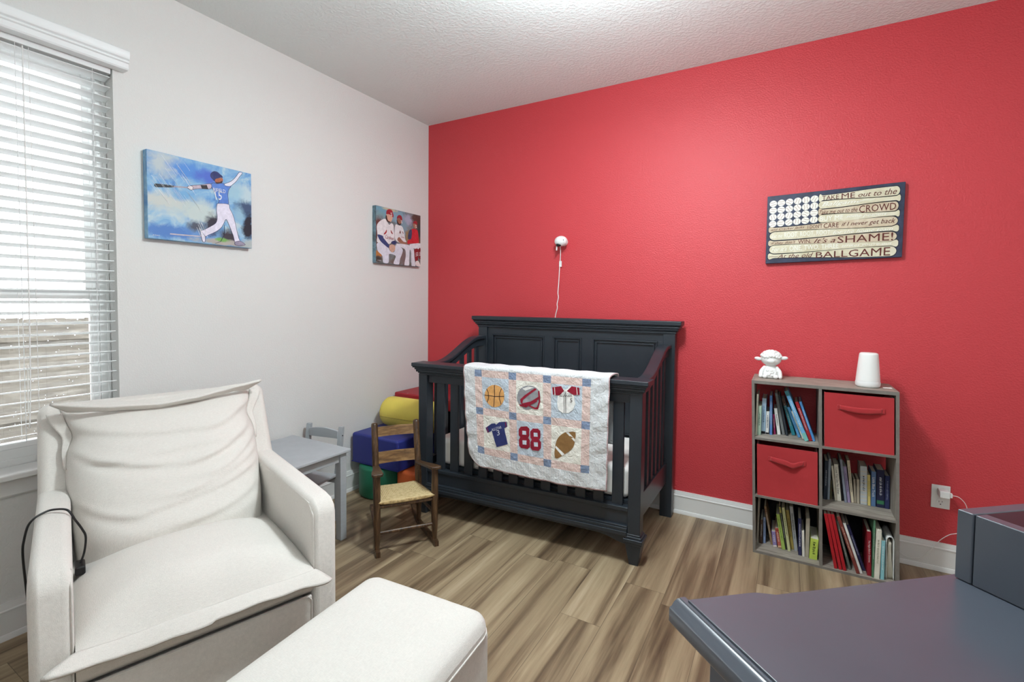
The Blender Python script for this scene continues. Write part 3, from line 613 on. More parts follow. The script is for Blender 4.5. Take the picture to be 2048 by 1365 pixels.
cv2, cf = canvas('canvas_picture', 'canvas print of three seated baseball players, on the white wall near the corner', -.6155, -.1375, 1.580, 1.987, m_canv_side2)
C2 = dict(teal=(112, 156, 176), pale=(160, 164, 186), rust=(104, 66, 58), rust2=(98, 70, 62), olive=(140, 118, 88), mitt=(176, 116, 66), floor=(128, 112, 106), jA=(228, 226, 228), pB=(220, 222, 230), jB=(224, 224, 226), aB=(150, 104, 84),
          fB=(150, 100, 80), bB=(52, 38, 34), cB=(150, 36, 48), pA=(216, 218, 230), sA=(52, 66, 116), sA2=(48, 58, 104), hA=(206, 166, 146), fA=(214, 168, 146), bA=(64, 44, 38), cA=(158, 38, 50), jC=(196, 36, 48), sC=(62, 66, 96), pC=(226, 226, 232),
          kC=(140, 28, 36), kC2=(128, 28, 36), oC=(224, 214, 212), fC=(170, 120, 98), cC=(160, 34, 46), b1=(170, 40, 44), b2=(150, 44, 44), b3=(110, 50, 48), b4=(120, 60, 50))
p = MB(); put_poly(p, sq, cf(0), 0); m2 = [m_dug]; lay = 1
for k, pts in PIC2.items():
    if k in ('tA', 'tB', 'teal', 'pale', 'rust', 'rust2', 'olive', 'mitt', 'floor'): continue
    m2.append(softm('two_'+k, C2[k], .09)); put_poly(p, pts, cf(lay), len(m2)-1, 3); lay += 1
m2 += [flat((150, 40, 50)), flat((238, 238, 240))]; wi = len(m2)-1
put_text(p, 'Cardinals', quad_fn(cf(lay), PIC2['tA']), wi-1, .3); put_text(p, 'Cardinals', quad_fn(cf(lay), PIC2['tB']), wi-1, .3)
for u0, v0 in ((.30, .07), (.525, .17), (.865, .20)): put_text(p, 'S', quad_fn(cf(lay), [(u0, v0), (u0+.035, v0+.005), (u0+.04, v0+.06), (u0+.005, v0+.055)]), wi)
for i in range(3):
    for a, bb in (((.875, .74), (.94, .715)), ((.965, .72), (.998, .705))):
        y = i*.028; put_poly(p, [(a[0], a[1]+y), (bb[0], bb[1]+y), (bb[0], bb[1]+y+.010), (a[0], a[1]+y+.010)], cf(lay), wi)
put_marks(p, quad_fn(cf(lay), [(.03, .945), (.11, .945), (.11, .960), (.03, .960)]), 4, random, wi)
p.build('printed_picture', m2, cv2, smooth=0)

# ---------------------------------------------------------------- ballgame sign
SC = [(2.4675, 1.9200), (3.0760, 1.9355), (3.0735, 1.5600), (2.4670, 1.5440)]   # TL TR BR BL on the wall
def sgn(k):
    def fn(u, v):
        x = (1-v)*((1-u)*SC[0][0]+u*SC[1][0])+v*((1-u)*SC[3][0]+u*SC[2][0]); z = (1-v)*((1-u)*SC[0][1]+u*SC[1][1])+v*((1-u)*SC[3][1]+u*SC[2][1])
        return (x, -.0262-.00025*k, z)
    return fn
sg = thing('wall_sign', 'navy wooden sign of baseballs and bats with song lyrics, on the red wall', 'sign', (2.77, 0, 1.74))
g = sgn(0); c = [g(0, 1), g(1, 1), g(1, 0), g(0, 0)]
mb = MB(); mb.hexa([(c[0][0], -.026, c[0][2]), (c[1][0], -.026, c[1][2]), (c[1][0], -.0008, c[1][2]), (c[0][0], -.0008, c[0][2]), (c[3][0], -.026, c[3][2]), (c[2][0], -.026, c[2][2]), (c[2][0], -.0008, c[2][2]), (c[3][0], -.0008, c[3][2])])
m_sgn = M('sign_navy_paint', (50, 56, 78), .5, .4, noise=(24, .3)); mb.build('board', m_sgn, sg, bevel=.002)
m_bat = painted('sign_cream_paint', [(.30, (196, 186, 156)), (.5, (214, 206, 180)), (.7, (224, 218, 198))], 14)
m_bat2 = painted('sign_tan_paint', [(.30, (184, 166, 140)), (.5, (204, 186, 160)), (.7, (216, 204, 182))], 14)
m_out = flat((30, 32, 46)); m_maroon = flat((92, 34, 30)); m_swhite = flat((238, 236, 226)); m_ball = flat((232, 230, 220)); m_stitch = flat((140, 96, 84))
sm = [m_bat, m_bat2, m_out, m_maroon, m_swhite, m_ball, m_stitch, m_sgn]
mb = MB()
def bat(ul, vl, hl, ur, vr, hr, knob, mi):   # bat outline, knob end left or right; half heights hl and hr
    top = []; ts = [0, .002, .006, .012, .02, .03, .04, .05]+[.05+.9*i/20 for i in range(1, 20)]+[.95, .96, .97, .98, .988, .994, .998, 1]
    for t in ts:
        u = ul+(ur-ul)*t; vc = vl+(vr-vl)*t
        s = t if knob == 'l' else 1-t          # 0 at the knob, 1 at the barrel tip
        hk, hb = (hl, hr) if knob == 'l' else (hr, hl)
        h = hk*.72+(hb-hk*.72)*smoothstep(.10, .85, s)
        if s < .05: h = hk*(.72+.45*smoothstep(.05, .015, s))*sqrt(max(.05, min(1, s/.012+.2)))
        if s > .955: h = hb*sqrt(max(0.02, 1-((s-.955)/.045)**2))
        top.append((u, vc, h))
    return [(u, v-h) for u, v, h in top]+[(u, v+h) for u, v, h in top[::-1]]
rowsb = [(.402, .103, .047, .965, .108, .060, 'l', 0), (.402, .203, .052, .972, .207, .038, 'r', 0), (.402, .300, .045, .960, .312, .062, 'l', 1), (.402, .398, .054, .970, .412, .038, 'r', 0),
         (.018, .500, .036, .960, .510, .062, 'l', 1), (.028, .597, .060, .970, .610, .038, 'r', 0), (.018, .700, .036, .958, .715, .062, 'l', 1), (.028, .795, .060, .970, .810, .040, 'r', 0), (.018, .895, .038, .960, .914, .066, 'l', 0)]
for r in rowsb:
    ol = bat(*r[:7], 0); put_poly(mb, [(u+(.004 if u > .6 else -.004), v+.010*(1 if i >= len(ol)//2 else -1)) for i, (u, v) in enumerate(ol)], sgn(1), 2); put_poly(mb, ol, sgn(2), r[7])
put_poly(mb, [(.012, .065), (.398, .045), (.398, .455), (.012, .462)], sgn(3), 7)
random.seed(11)
for i in range(6):
    for j in range(4):
        u, v = .049+.064*i, .118+.099*j-.012*i/5
        put_poly(mb, [(u+.030*cos(a*pi/12), v+.048*sin(a*pi/12)) for a in range(24)], sgn(4), 5)
        th = random.uniform(0, pi)
        for s in (-1, 1):
            arc = []
            for k in range(9):
                a = -1+k/4; x, y = s*(.52-.22*(1-a*a))*1.0, a*.78
                arc.append((x, y))
            for (x0, y0), (x1, y1) in zip(arc, arc[1:]):
                def R(x, y): return (u+.030*(x*cos(th)-y*sin(th)), v+.048*(x*sin(th)+y*cos(th)))
                put_poly(mb, [R(x0-.05, y0), R(x0+.05, y0), R(x1+.05, y1), R(x1-.05, y1)], sgn(5), 6)
def line(txt, u0, u1, v0, v1, hh0, hh1, mi, shear=0, bold=0):
    put_text(mb, txt, lambda a, b: sgn(6)(u0+(u1-u0)*a, (v0+(v1-v0)*a)+(hh0+(hh1-hh0)*a)*(1-2*b)), mi, shear, bold)
MR, WT = 3, 4
line('TAKE', .425, .548, .108, .108, .030, .030, MR, 0); line('ME', .567, .662, .108, .108, .036, .036, MR, 0); line('out to the', .685, .945, .112, .112, .030, .042, MR, .35)
line('Ballgame', .425, .71, .205, .205, .040, .026, WT, .4); line('~', .71, .80, .198, .19, .006, .006, WT)
line('Take me out to the', .41, .685, .307, .310, .026, .032, MR, .4); line('CROWD', .695, .945, .312, .312, .048, .048, MR, 0)
line('BUY ME', .415, .585, .398, .400, .034, .030, WT, 0); line('some peanuts', .605, .885, .405, .412, .022, .022, WT, .4)
line('and Cracker Jacks', .035, .30, .507, .500, .020, .024, MR, .4); line("I DON'T", .325, .435, .500, .502, .026, .028, MR); line('CARE', .445, .555, .502, .505, .034, .034, MR, 0); line('if I never get back', .575, .945, .508, .512, .034, .044, MR, .35)
line('Let me', .045, .130, .597, .597, .030, .028, WT, .4); line('ROOT, ROOT, ROOT', .145, .495, .600, .600, .044, .034, WT, 0); line('for the home team', .515, .930, .605, .612, .024, .022, WT, .4)
line("if they don't", .040, .235, .707, .706, .022, .024, MR, .4); line('WIN.', .255, .355, .705, .706, .028, .028, MR, 0); line("It's a", .375, .535, .706, .710, .032, .038, MR, .4); line('SHAME!', .550, .935, .713, .715, .046, .054, MR, 0)
line("For it's", .045, .170, .795, .795, .034, .032, WT, .4); line('ONE, TWO, THREE', .190, .560, .798, .800, .044, .034, WT, 0); line("strikes you're out", .580, .930, .805, .810, .024, .022, WT, .4)
line('At the old', .095, .375, .902, .905, .026, .034, MR, .4); line('BALLGAME', .395, .920, .912, .914, .040, .058, MR, 0); line('~', .03, .10, .90, .905, .005, .005, MR)
mb.build('painted_lettering', sm, sg, smooth=0)

# ---------------------------------------------------------------- baby camera on the wall
bc = thing('baby_camera', 'white egg shaped baby camera on the red wall above the crib', 'camera', (1.22, 0, 1.732))
k = MB(); k.lathe([(.028, .0008), (.028, .010), (.016, .016), (.016, .045)], (1.218, 0, 1.732), 24, axis='y'); k.build('wall_mount', m_white_pl, bc)
Rm = Matrix.Rotation(radians(18), 4, 'X')
k = MB(); k.sph((1.222, -.066, 1.731), .0455, .037, .036, 28, rot=Rm); k.build('body', m_white_pl, bc, smooth=80)
k = MB(); k.sph((1.213, -.083, 1.704), .019, .016, .012, 18); k.build('lens', m_black, bc, smooth=80)
k = MB(); k.sph((1.252, -.094, 1.735), .0028, .0028, .0045, 8); k.build('sensor', m_black, bc)
k = MB(); k.tube([(1.196, -.075, 1.705), (1.1955, -.078, 1.668)], .005, 10); k.build('antenna', m_white_pl, bc)
k = MB(); k.tube([(1.210, -.052, 1.705), (1.205, -.032, 1.66), (1.194, -.012, 1.60), (1.188, -.008, 1.54), (1.182, -.006, 1.44), (1.177, -.005, 1.38), (1.181, -.005, 1.345), (1.172, -.005, 1.30), (1.174, -.005, 1.27), (1.160, -.005, 1.21), (1.158, -.005, 1.12), (1.16, -.005, .6), (1.16, -.018, .30)], .0032, 8, smooth=6)
k.build('power_cable', m_white_pl, bc, smooth=80)
k = MB(); k.box(1.187, 1.206, -.0135, -.012, 1.560, 1.600); k.build('cable_tag', m_white_pl, bc)

# ---------------------------------------------------------------- outlet and charger
ol = thing('wall_outlet', 'white duplex outlet plate on the red wall right of the bookcase', 'outlet', (3.267, 0, .369))
MB().box(3.231, 3.303, -.0055, -.0004, .311, .427).build('cover_plate', m_white_pl, ol, bevel=.002)
for zc in (.397, .341):
    k = MB(); k.lathe([(.0168, .0), (.0168, .008)], (3.267, 0, zc), 24, axis='y'); k.build('receptacle', m_white_pl, ol)
    k = MB(); k.box(3.2600, 3.2618, -.0084, -.0079, zc+.001, zc+.009).box(3.2722, 3.2740, -.0084, -.0079, zc+.002, zc+.009).lathe([(.0026, .0079), (.0026, .0084)], (3.267, 0, zc-.008), 10, axis='y'); k.build('slots', m_black, ol, smooth=0)
ch = thing('charger', 'white plug adapter with a thin cord, plugged into the wall outlet', 'charger', (3.275, -.03, .40))
MB().box(3.252, 3.290, -.062, -.0088, .381, .414).box(3.2895, 3.300, -.058, -.040, .386, .408).build('adapter', m_white_pl, ch, bevel=.003)
k = MB(); k.tube([(3.299, -.049, .397), (3.325, -.050, .394), (3.352, -.045, .36), (3.362, -.035, .30), (3.36, -.03, .25), (3.335, -.03, .215), (3.30, -.028, .195), (3.265, -.026, .155), (3.235, -.026, .10), (3.19, -.03, .050), (3.14, -.032, .045), (3.10, -.030, .07), (3.085, -.030, .09)], .0016, 6, smooth=6)
k.build('cord', m_white_pl, ch, smooth=80)
# ================================================================ crib
TC = radians(3.6); E1 = Vector((cos(TC), sin(TC), 0)); E2 = Vector((-sin(TC), cos(TC), 0))+E1*.07
CO = Vector((1.978, -.755, 0))
CX = Matrix(((E1.x, E2.x, 0, CO.x), (E1.y, E2.y, 0, CO.y), (0, 0, 1, 0), (0, 0, 0, 1)))
def CB(): m = MB(); m.X = CX; return m
cr = thing('crib', 'charcoal wooden baby crib with a tall panelled headboard against the red wall', 'crib', tuple(CX @ Vector((-.67, .35, 0))))
AL, AR = -1.354, 0.0
# headboard (local: a along the width, b depth, z up)
HL, HR = -1.352, .018
hb = CB(); hb.box(HL, HL+.07, .645, .695, .0, 1.135); hb.box(HR-.07, HR, .645, .695, .0, 1.135)
hb.box(HL+.07, HR-.07, .668, .690, .15, 1.132)
ho = hb.build('headboard', m_navy, cr, bevel=.003)
fr = CB()
pan = [(-1.245, -.838), (-.772, -.573), (-.497, -.087)]
xs = [HL+.07]+[v for p_ in pan for v in p_]+[HR-.07]
for i in range(0, 8, 2): fr.box(xs[i], xs[i+1], .657, .670, .30, 1.08)
fr.box(HL+.07, HR-.07, .657, .670, 1.078, 1.132); fr.box(HL+.07, HR-.07, .657, .670, .30, .45)
fr.build('headboard_frame', m_navy, cr, bevel=.002)
for a0, a1 in pan:
    q = CB(); z0, z1 = .45, 1.078; t = .011
    for k in (0, .018):
        q.box(a0+k, a0+k+t-.003, .653+k*.2, .669, z0+k, z1-k).box(a1-k-t+.003, a1-k, .653+k*.2, .669, z0+k, z1-k).box(a0+k, a1-k, .653+k*.2, .669, z1-k-t+.003, z1-k).box(a0+k, a1-k, .653+k*.2, .669, z0+k, z0+k+t-.003)
    q.build('panel_moulding', m_navy, cr, bevel=.0025)
cp = CB()
for e, z0, z1 in ((.006, 1.128, 1.140), (.012, 1.140, 1.148), (.020, 1.148, 1.160), (.028, 1.160, 1.172), (.034, 1.172, 1.180), (.040, 1.180, 1.206)):
    cp.box(HL-e, HR+e, .645-e*.8, .697+min(e, .012), z0, z1)
cp.build('headboard_cap', m_navy, cr, bevel=.005, seg=3)
# front posts and feet
for a0 in (AL, AR-.062):
    a1 = a0+.062; p_ = CB(); p_.box(a0, a1, 0, .062, .155, .868); p_.build('post', m_navy, cr, bevel=.003)
    f_ = CB(); c = a0+.031
    for e, z0, z1 in ((.003, .148, .160), (.009, .138, .150), (.017, .122, .139), (.012, .108, .123)): f_.box(c-.031-e, c+.031+e, -e, .062+e, z0, z1)
    f_.hexa([(c-.022, .006, 0), (c+.022, .006, 0), (c+.022, .050, 0), (c-.022, .050, 0), (c-.040, -.010, .110), (c+.040, -.010, .110), (c+.040, .070, .110), (c-.040, .070, .110)])
    f_.build('foot', m_navy, cr, bevel=.004, seg=3)
# front cap and rails
cp = CB()
for e, z0, z1 in ((.004, .862, .872), (.010, .872, .880), (.018, .880, .894), (.024, .894, .906), (.033, .906, .914), (.037, .914, .936)):
    cp.box(AL+.010-e, AR-.002+e, -e, .060+e*.4, z0, z1)
cp.build('front_top_cap', m_navy, cr, bevel=.006, seg=3)
r = CB(); r.box(AL+.062, AR-.062, .016, .050, .815, .866); r.build('front_top_rail', m_navy, cr, bevel=.002)
r = CB(); r.box(AL+.062, AR-.062, .006, .052, .265, .286).box(AL+.062, AR-.062, .014, .046, .16, .266); r.box(AL+.062, AR-.062, -.004, .046, .186, .196).box(AL+.062, AR-.062, -.010, .046, .170, .187).box(AL+.062, AR-.062, -.016, .046, .150, .171)
n = 24; A0, A1 = AL+.062, AR-.062; top = .151
arch = [(A0+(A1-A0)*i/n, .100+.032*smoothstep(.0, .12, i/n)*smoothstep(1, .88, i/n)) for i in range(n+1)]
r.prism([(A0, top)]+arch+[(A1, top)], 'y', .000, .040)
r.build('front_bottom_rail', m_navy, cr, bevel=.003)
for i in range(12):
    c = -1.2105+.0988*i; s_ = CB(); s_.box(c-.028, c+.028, .024, .040, .280, .820); s_.build('slat', m_navy, cr, bevel=.003)
# side panels with a swooping top rail
def swoop(t): return .915+.135*smoothstep(.18, .88, t)
for a0, lab in ((AL+.012, 'l'), (AR-.050, 'r')):
    r = CB(); n = 30; B0, B1 = .045, .655
    prof = [(B0+(B1-B0)*i/n, swoop(i/n)) for i in range(n+1)]
    r.prism([(b_, z_-.062) for b_, z_ in prof]+[(b_, z_-.006) for b_, z_ in prof[::-1]], 'x', a0+.006, a0+.034)
    r.prism([(b_, z_-.010) for b_, z_ in prof]+[(b_, z_+.014) for b_, z_ in prof[::-1]], 'x', a0-.012, a0+.050)
    r.build('side_top_rail', m_navy, cr, bevel=.006, seg=3)
    r = CB(); r.box(a0+.004, a0+.036, .060, .648, .215, .340); r.build('side_bottom_rail', m_navy, cr, bevel=.003)
    for i in range(6):
        b_ = .135+.088*i; t = (b_+.02-B0)/(B1-B0); s_ = CB(); s_.box(a0+.012, a0+.028, b_-.019, b_+.019, .335, swoop(t)-.045); s_.build('slat', m_navy, cr, bevel=.003)
# mattress lies on the crib's spring deck
dk = CB(); dk.box(AL+.066, AR-.066, .055, .640, .285, .303); dk.build('mattress_support', m_navy, cr)
mt = thing('crib_mattress', 'white mattress lying inside the crib', 'mattress', tuple(CX @ Vector((-.67, .35, .304))))
q = CB(); q.box(AL+.078, AR-.078, .062, .632, .304, .470); q.build('mattress', m_mattress, mt, bevel=.032, seg=5, smooth=60)
# ---------------------------------------------------------------- quilt over the front rail
BT, BW = .949, .030      # top height over the cap, front stand-off
def qpath(s):            # s = 0 at the front hem, 1.0 at the start of the cap, beyond: over and behind
    z0 = .388
    if s <= 1: return (-.048+.0*s, z0+(BT-.014-z0)*s)
    t = (s-1)/.28
    if t <= 1:
        a = t*pi; return (.020-.068*cos(a), BT-.014+.017*sin(a)**.6)
    return (.088, BT-.014-(t-1)*.215)
random.seed(5)
WV = [(random.uniform(8, 26), random.uniform(-9, 9), random.uniform(0, 6.28), random.uniform(.4, 1)) for _ in range(9)]
def quilt(u, s, off=0.0):
    v = 1-s
    al = -.995+.040*max(0, v) ** 1.2; ar = -.147-.006*max(0, v)
    a = al+(ar-al)*u; b_, z_ = qpath(s)
    if s < 1:        # rounded lower left corner and a slight sag of the hem
        z_ += .055*max(0, 1-u/.12)**2*max(0, 1-s/.45)**1.0 - .014*u*(1-s)-.012*sin(pi*u)*(1-s)
        wv = sum(k[3]*sin(k[0]*u+k[1]*s+k[2]) for k in WV)/9
        pk = .5*sin(u*58+2*sin(s*9))*sin(s*47+1.5*sin(u*13))
        b_ -= off+.012*wv*(.3+.7*v)+.0026*pk+.006*v+.0035*sin(u*31+5*v)*smoothstep(.84, 1, v)+.003*sin(v*34+u*20)*smoothstep(.87, 1, u)+.003*sin(v*30+u*9)*smoothstep(.12, 0, u)
    elif s < 1.3:
        t = (s-1)/.28*pi; b_ -= off*cos(min(t, pi)); z_ += off*sin(min(t, pi))+.0016*sin(u*40)
    return CX @ Vector((a, b_, z_))
qt = thing('crib_quilt', 'white patchwork quilt with sports patches draped over the crib front rail', 'quilt', tuple(CX @ Vector((-.57, 0, .936))))
def stripe_mat(name, c1, c2, su, sv, mode, rough=.9):
    m = M(name, c1, rough, .15); t = NT(m); uvn = t.add('TexCoord').outputs['UV']; sx = t.add('SeparateXYZ'); t.link(uvn, sx.inputs[0])
    a = t.math('GREATER_THAN', t.math('FRACT', t.math('MULTIPLY', sx.outputs[0], su)), .5)
    if mode == 'check':
        bb = t.math('GREATER_THAN', t.math('FRACT', t.math('MULTIPLY', sx.outputs[1], sv)), .5); a = t.math('MULTIPLY', t.math('ADD', a, bb), .5)
    mx = t.add('MixRGB'); t.link(a, mx.inputs[0]); mx.inputs[1].default_value = (*lin(c1), 1); mx.inputs[2].default_value = (*lin(c2), 1); t.link(mx.outputs[0], t.b.inputs['Base Color'])
    n = t.noise(t.coord(), 40, 3, .55, 1.0); t.bump(n, .85, .007); return m
m_tick = stripe_mat('quilt_ticking_border', (241, 240, 237), (186, 190, 198), 120, 1, 'stripe')
m_ging = stripe_mat('quilt_red_gingham', (238, 230, 222), (206, 156, 150), 120, 78, 'check')
m_blue = stripe_mat('quilt_blue_chambray', (124, 140, 168), (136, 150, 176), 100, 60, 'check')
m_pale = stripe_mat('quilt_pale_blue_stripe', (214, 221, 228), (176, 190, 206), 120, 1, 'stripe')
m_crm = stripe_mat('quilt_cream_cotton', (238, 234, 224), (234, 230, 220), 60, 60, 'check')
m_bind = stripe_mat('quilt_dotted_binding', (232, 226, 224), (150, 70, 84), 160, 110, 'check')
QC = [.115, .367, .609, .857]; QR = [.043, .430, .822]
def qmat(u, s):
    v = 1-s
    if u < .010 or u > .990 or (0 < s < .012): return 5
    if s > 1: return 0
    iu = [i for i, c in enumerate(QC) if abs(u-c) < .027]; iv = [i for i, c in enumerate(QR) if abs(v-c) < .034]
    inside = QC[0]-.027 < u < QC[3]+.027 and QR[0]-.034 < v < QR[2]+.034
    if not inside: return 0
    if iu and iv: return 2
    if iu or iv: return 1
    ci = sum(u > c for c in QC)-1; ri = sum(v > c for c in QR)-1
    return 3 if (ci+ri) % 2 == 0 else 4
NU, NV = 150, 150; SMAX = 1.75
q = MB(); q.grid(lambda u, v: quilt(u, v*SMAX), NU, NV, mif=lambda u, v: qmat(u, v*SMAX))
me_uv = {}
for j in range(NV+1):
    for i in range(NU+1): me_uv[j*(NU+1)+i] = (i/NU, 1-j/NV*SMAX)
ob = q.build('patchwork_cover', [m_tick, m_ging, m_blue, m_pale, m_crm, m_bind], qt, smooth=75, solid=.007)
L = ob.data.uv_layers.new(name='UVMap')
for lp in ob.data.loops: L.data[lp.index].uv = me_uv[lp.vertex_index]
def app(name, items, texts=(), label=None):
    mb = MB(); ms = []
    for k, (key, col, sm_) in enumerate(items):
        m = M('felt_%02x%02x%02x' % col, col, .9, .15, noise=(60, .14)); 
        if m not in ms: ms.append(m)
        put_poly(mb, QA[key], lambda u, v, k=k: quilt(u, 1-v, .0058+.0005*k), ms.index(m), sm_, 3)
    for body, key, col, bold in texts:
        m = M('felt_%02x%02x%02x' % col, col, .9, .15)
        if m not in ms: ms.append(m)
        qd = QA[key]
        put_text(mb, body, quad_fn(lambda u, v: quilt(u, 1-v, .0058+.0005*len(items)), qd), ms.index(m), bold=bold)
    mb.build(name, ms, qt, smooth=60, label=label)
RD, GY, NVY, WH, BK = (146, 36, 54), (150, 150, 154), (54, 60, 110), (240, 238, 234), (60, 44, 44)
app('basketball_patch', [('ball', (226, 168, 104), 2)]+[(k, BK, 0) for k in ('bl1', 'bl2', 'bl3', 'bl4')], label='orange basketball patch')
app('helmet_patch', [('helm', GY, 2), ('hwhite', WH, 0)]+[(k, RD, 0) for k in ('mask1', 'mask2', 'mask3', 'mask4')], label='grey helmet patch with a red face mask')
app('jersey_patch', [('wbody', WH, 0), ('rslL', RD, 0), ('rslR', RD, 0), ('stL', WH, 0), ('stR', WH, 0), ('wl1', BK, 0), ('wl2', BK, 0)], [('SLUGGER', 'tsl', BK, 0), ('5', 't5', BK, 0)], label='white jersey patch with red sleeves')
app('jersey_patch', [('navy', NVY, 0), ('nst', RD, 0), ('nst2', RD, 0)], [('ALLSTAR', 'tall', (214, 214, 226), 0), ('3', 't3', (214, 214, 226), 0)], label='navy jersey patch')
app('number_patch', [('e1', RD, 0), ('e1h', (206, 214, 226), 0), ('e1k', (206, 214, 226), 0), ('e2', RD, 0), ('e2h', (206, 214, 226), 0), ('e2k', (206, 214, 226), 0)], label='dark red number 88 patch')
app('football_patch', [('foot', (142, 106, 66), 2), ('fw1', WH, 0), ('fw2', WH, 0)], label='brown football patch')

# ================================================================ cube bookcase
BX0, BW_, BH, BY0, BY1 = 2.459, .613, .915, -.294, -.026
def bshear(p): return (p[0]-.030*p[2]/.915, p[1], p[2])
SHX = Matrix(((1, 0, -.030/.915, 0), (0, 1, 0, 0), (0, 0, 1, 0), (0, 0, 0, 1)))
def SB(): m = MB(); m.X = SHX; return m
bk = thing('bookcase', 'grey wood six cube bookcase against the red wall', 'bookcase', (BX0+BW_/2, -.16, 0))
T = .0125; x0, x1 = BX0, BX0+BW_; xm = BX0+.298
def panel(name, x0, x1, y0, y1, z0, z1, m):
    q = SB(); q.box(x0, x1, y0+.0006, y1, z0, z1, 0); q.box(x0, x1, y0, y0+.0006, z0, z1, 1); q.build(name, [m, m_shelf_e], bk, smooth=0)
panel('side_panel', x0, x0+T, BY0, BY1, 0, BH, m_shelf_v); panel('side_panel', x1-T, x1, BY0, BY1, 0, BH, m_shelf_v)
panel('top_panel', x0+T, x1-T, BY0, BY1, BH-.016, BH, m_shelf); panel('bottom_panel', x0+T, x1-T, BY0, BY1, 0, .0125, m_shelf)
for z0 in (.299, .604): panel('shelf', x0+T, x1-T, BY0+.001, BY1, z0, z0+.0115, m_shelf)
for z0, z1 in ((.0125, .299), (.3105, .604), (.6155, BH-.016)): panel('divider', xm, xm+.013, BY0+.001, BY1, z0, z1, m_shelf_v)
for a_, b_ in ((x0+T, xm), (xm+.013, x1-T)):
    q = SB(); q.box(a_, b_, BY1-.003, BY1-.0005, .0125, .299); q.build('back_panel', M('black_backing', (22, 21, 22), .8), bk, smooth=0)
CELLL, CELLR = (x0+T, xm), (xm+.013, x1-T)
m_fab = M('red_bin_fabric', (176, 50, 54), .8, .2, noise=(3, .10), bump=(380, .35, .0008), sheen=.2)
def bin_(label, cl, z0, droop):
    a, c = cl[0]+.010, cl[1]-.006; h = .268
    t = thing('storage_bin', label, 'storage bin', bshear(((a+c)/2, -.17, z0)), group=None)
    q = SB(); yf = -.288
    def front(u, v): 
        x = a+(c-a)*u; z = z0+h*v+.0018*sin(u*5+1)*(v > .9)
        return (x, yf+.0022*sin(v*7+u*2)*sin(pi*u)*sin(pi*v)-.0018*sin(pi*u)*sin(pi*v), z)
    q.grid(front, 16, 16)
    y1 = -.034; w = .004
    q.box(a, c, yf+.002, yf+.006, z0, z0+h); q.box(a, a+w, yf+.006, y1, z0, z0+h).box(c-w, c, yf+.006, y1, z0, z0+h).box(a+w, c-w, y1-w, y1, z0, z0+h).box(a+w, c-w, yf+.006, y1-w, z0, z0+.004)
    q.build('box', m_fab, t, smooth=40)
    s_ = SB(); za = z0+h*.755; xa, xb = a+.063, c-.045 if droop == 0 else c-.060
    for d_ in (0, 1):
        pass
    def strap(u, v):
        x = xa+(xb-xa)*u
        bow = .018*sin(pi*u)**1.0
        return (x, yf-.0045-bow-.0015*sin(v*3), za+.011*(v*2-1)-.006*sin(pi*u)*(1.2-v)+(-.012*droop*exp(-((u-.68)/.16)**2)))
    s_.grid(strap, 24, 4); s_.build('handle', m_fab, t, smooth=60, solid=.003)
    s_ = SB(); s_.box(xa-.010, xa+.004, yf-.0055, yf-.001, za-.011, za+.011).box(xb-.004, xb+.010, yf-.0055, yf-.001, za-.011, za+.011); s_.build('handle_stitching', m_fab, t, bevel=.001)
    return t
bin_('red fabric bin in the top right cube, under the white cone', CELLR, .6157, 0)
bin_('red fabric bin in the middle left cube', CELLL, .3107, 1)

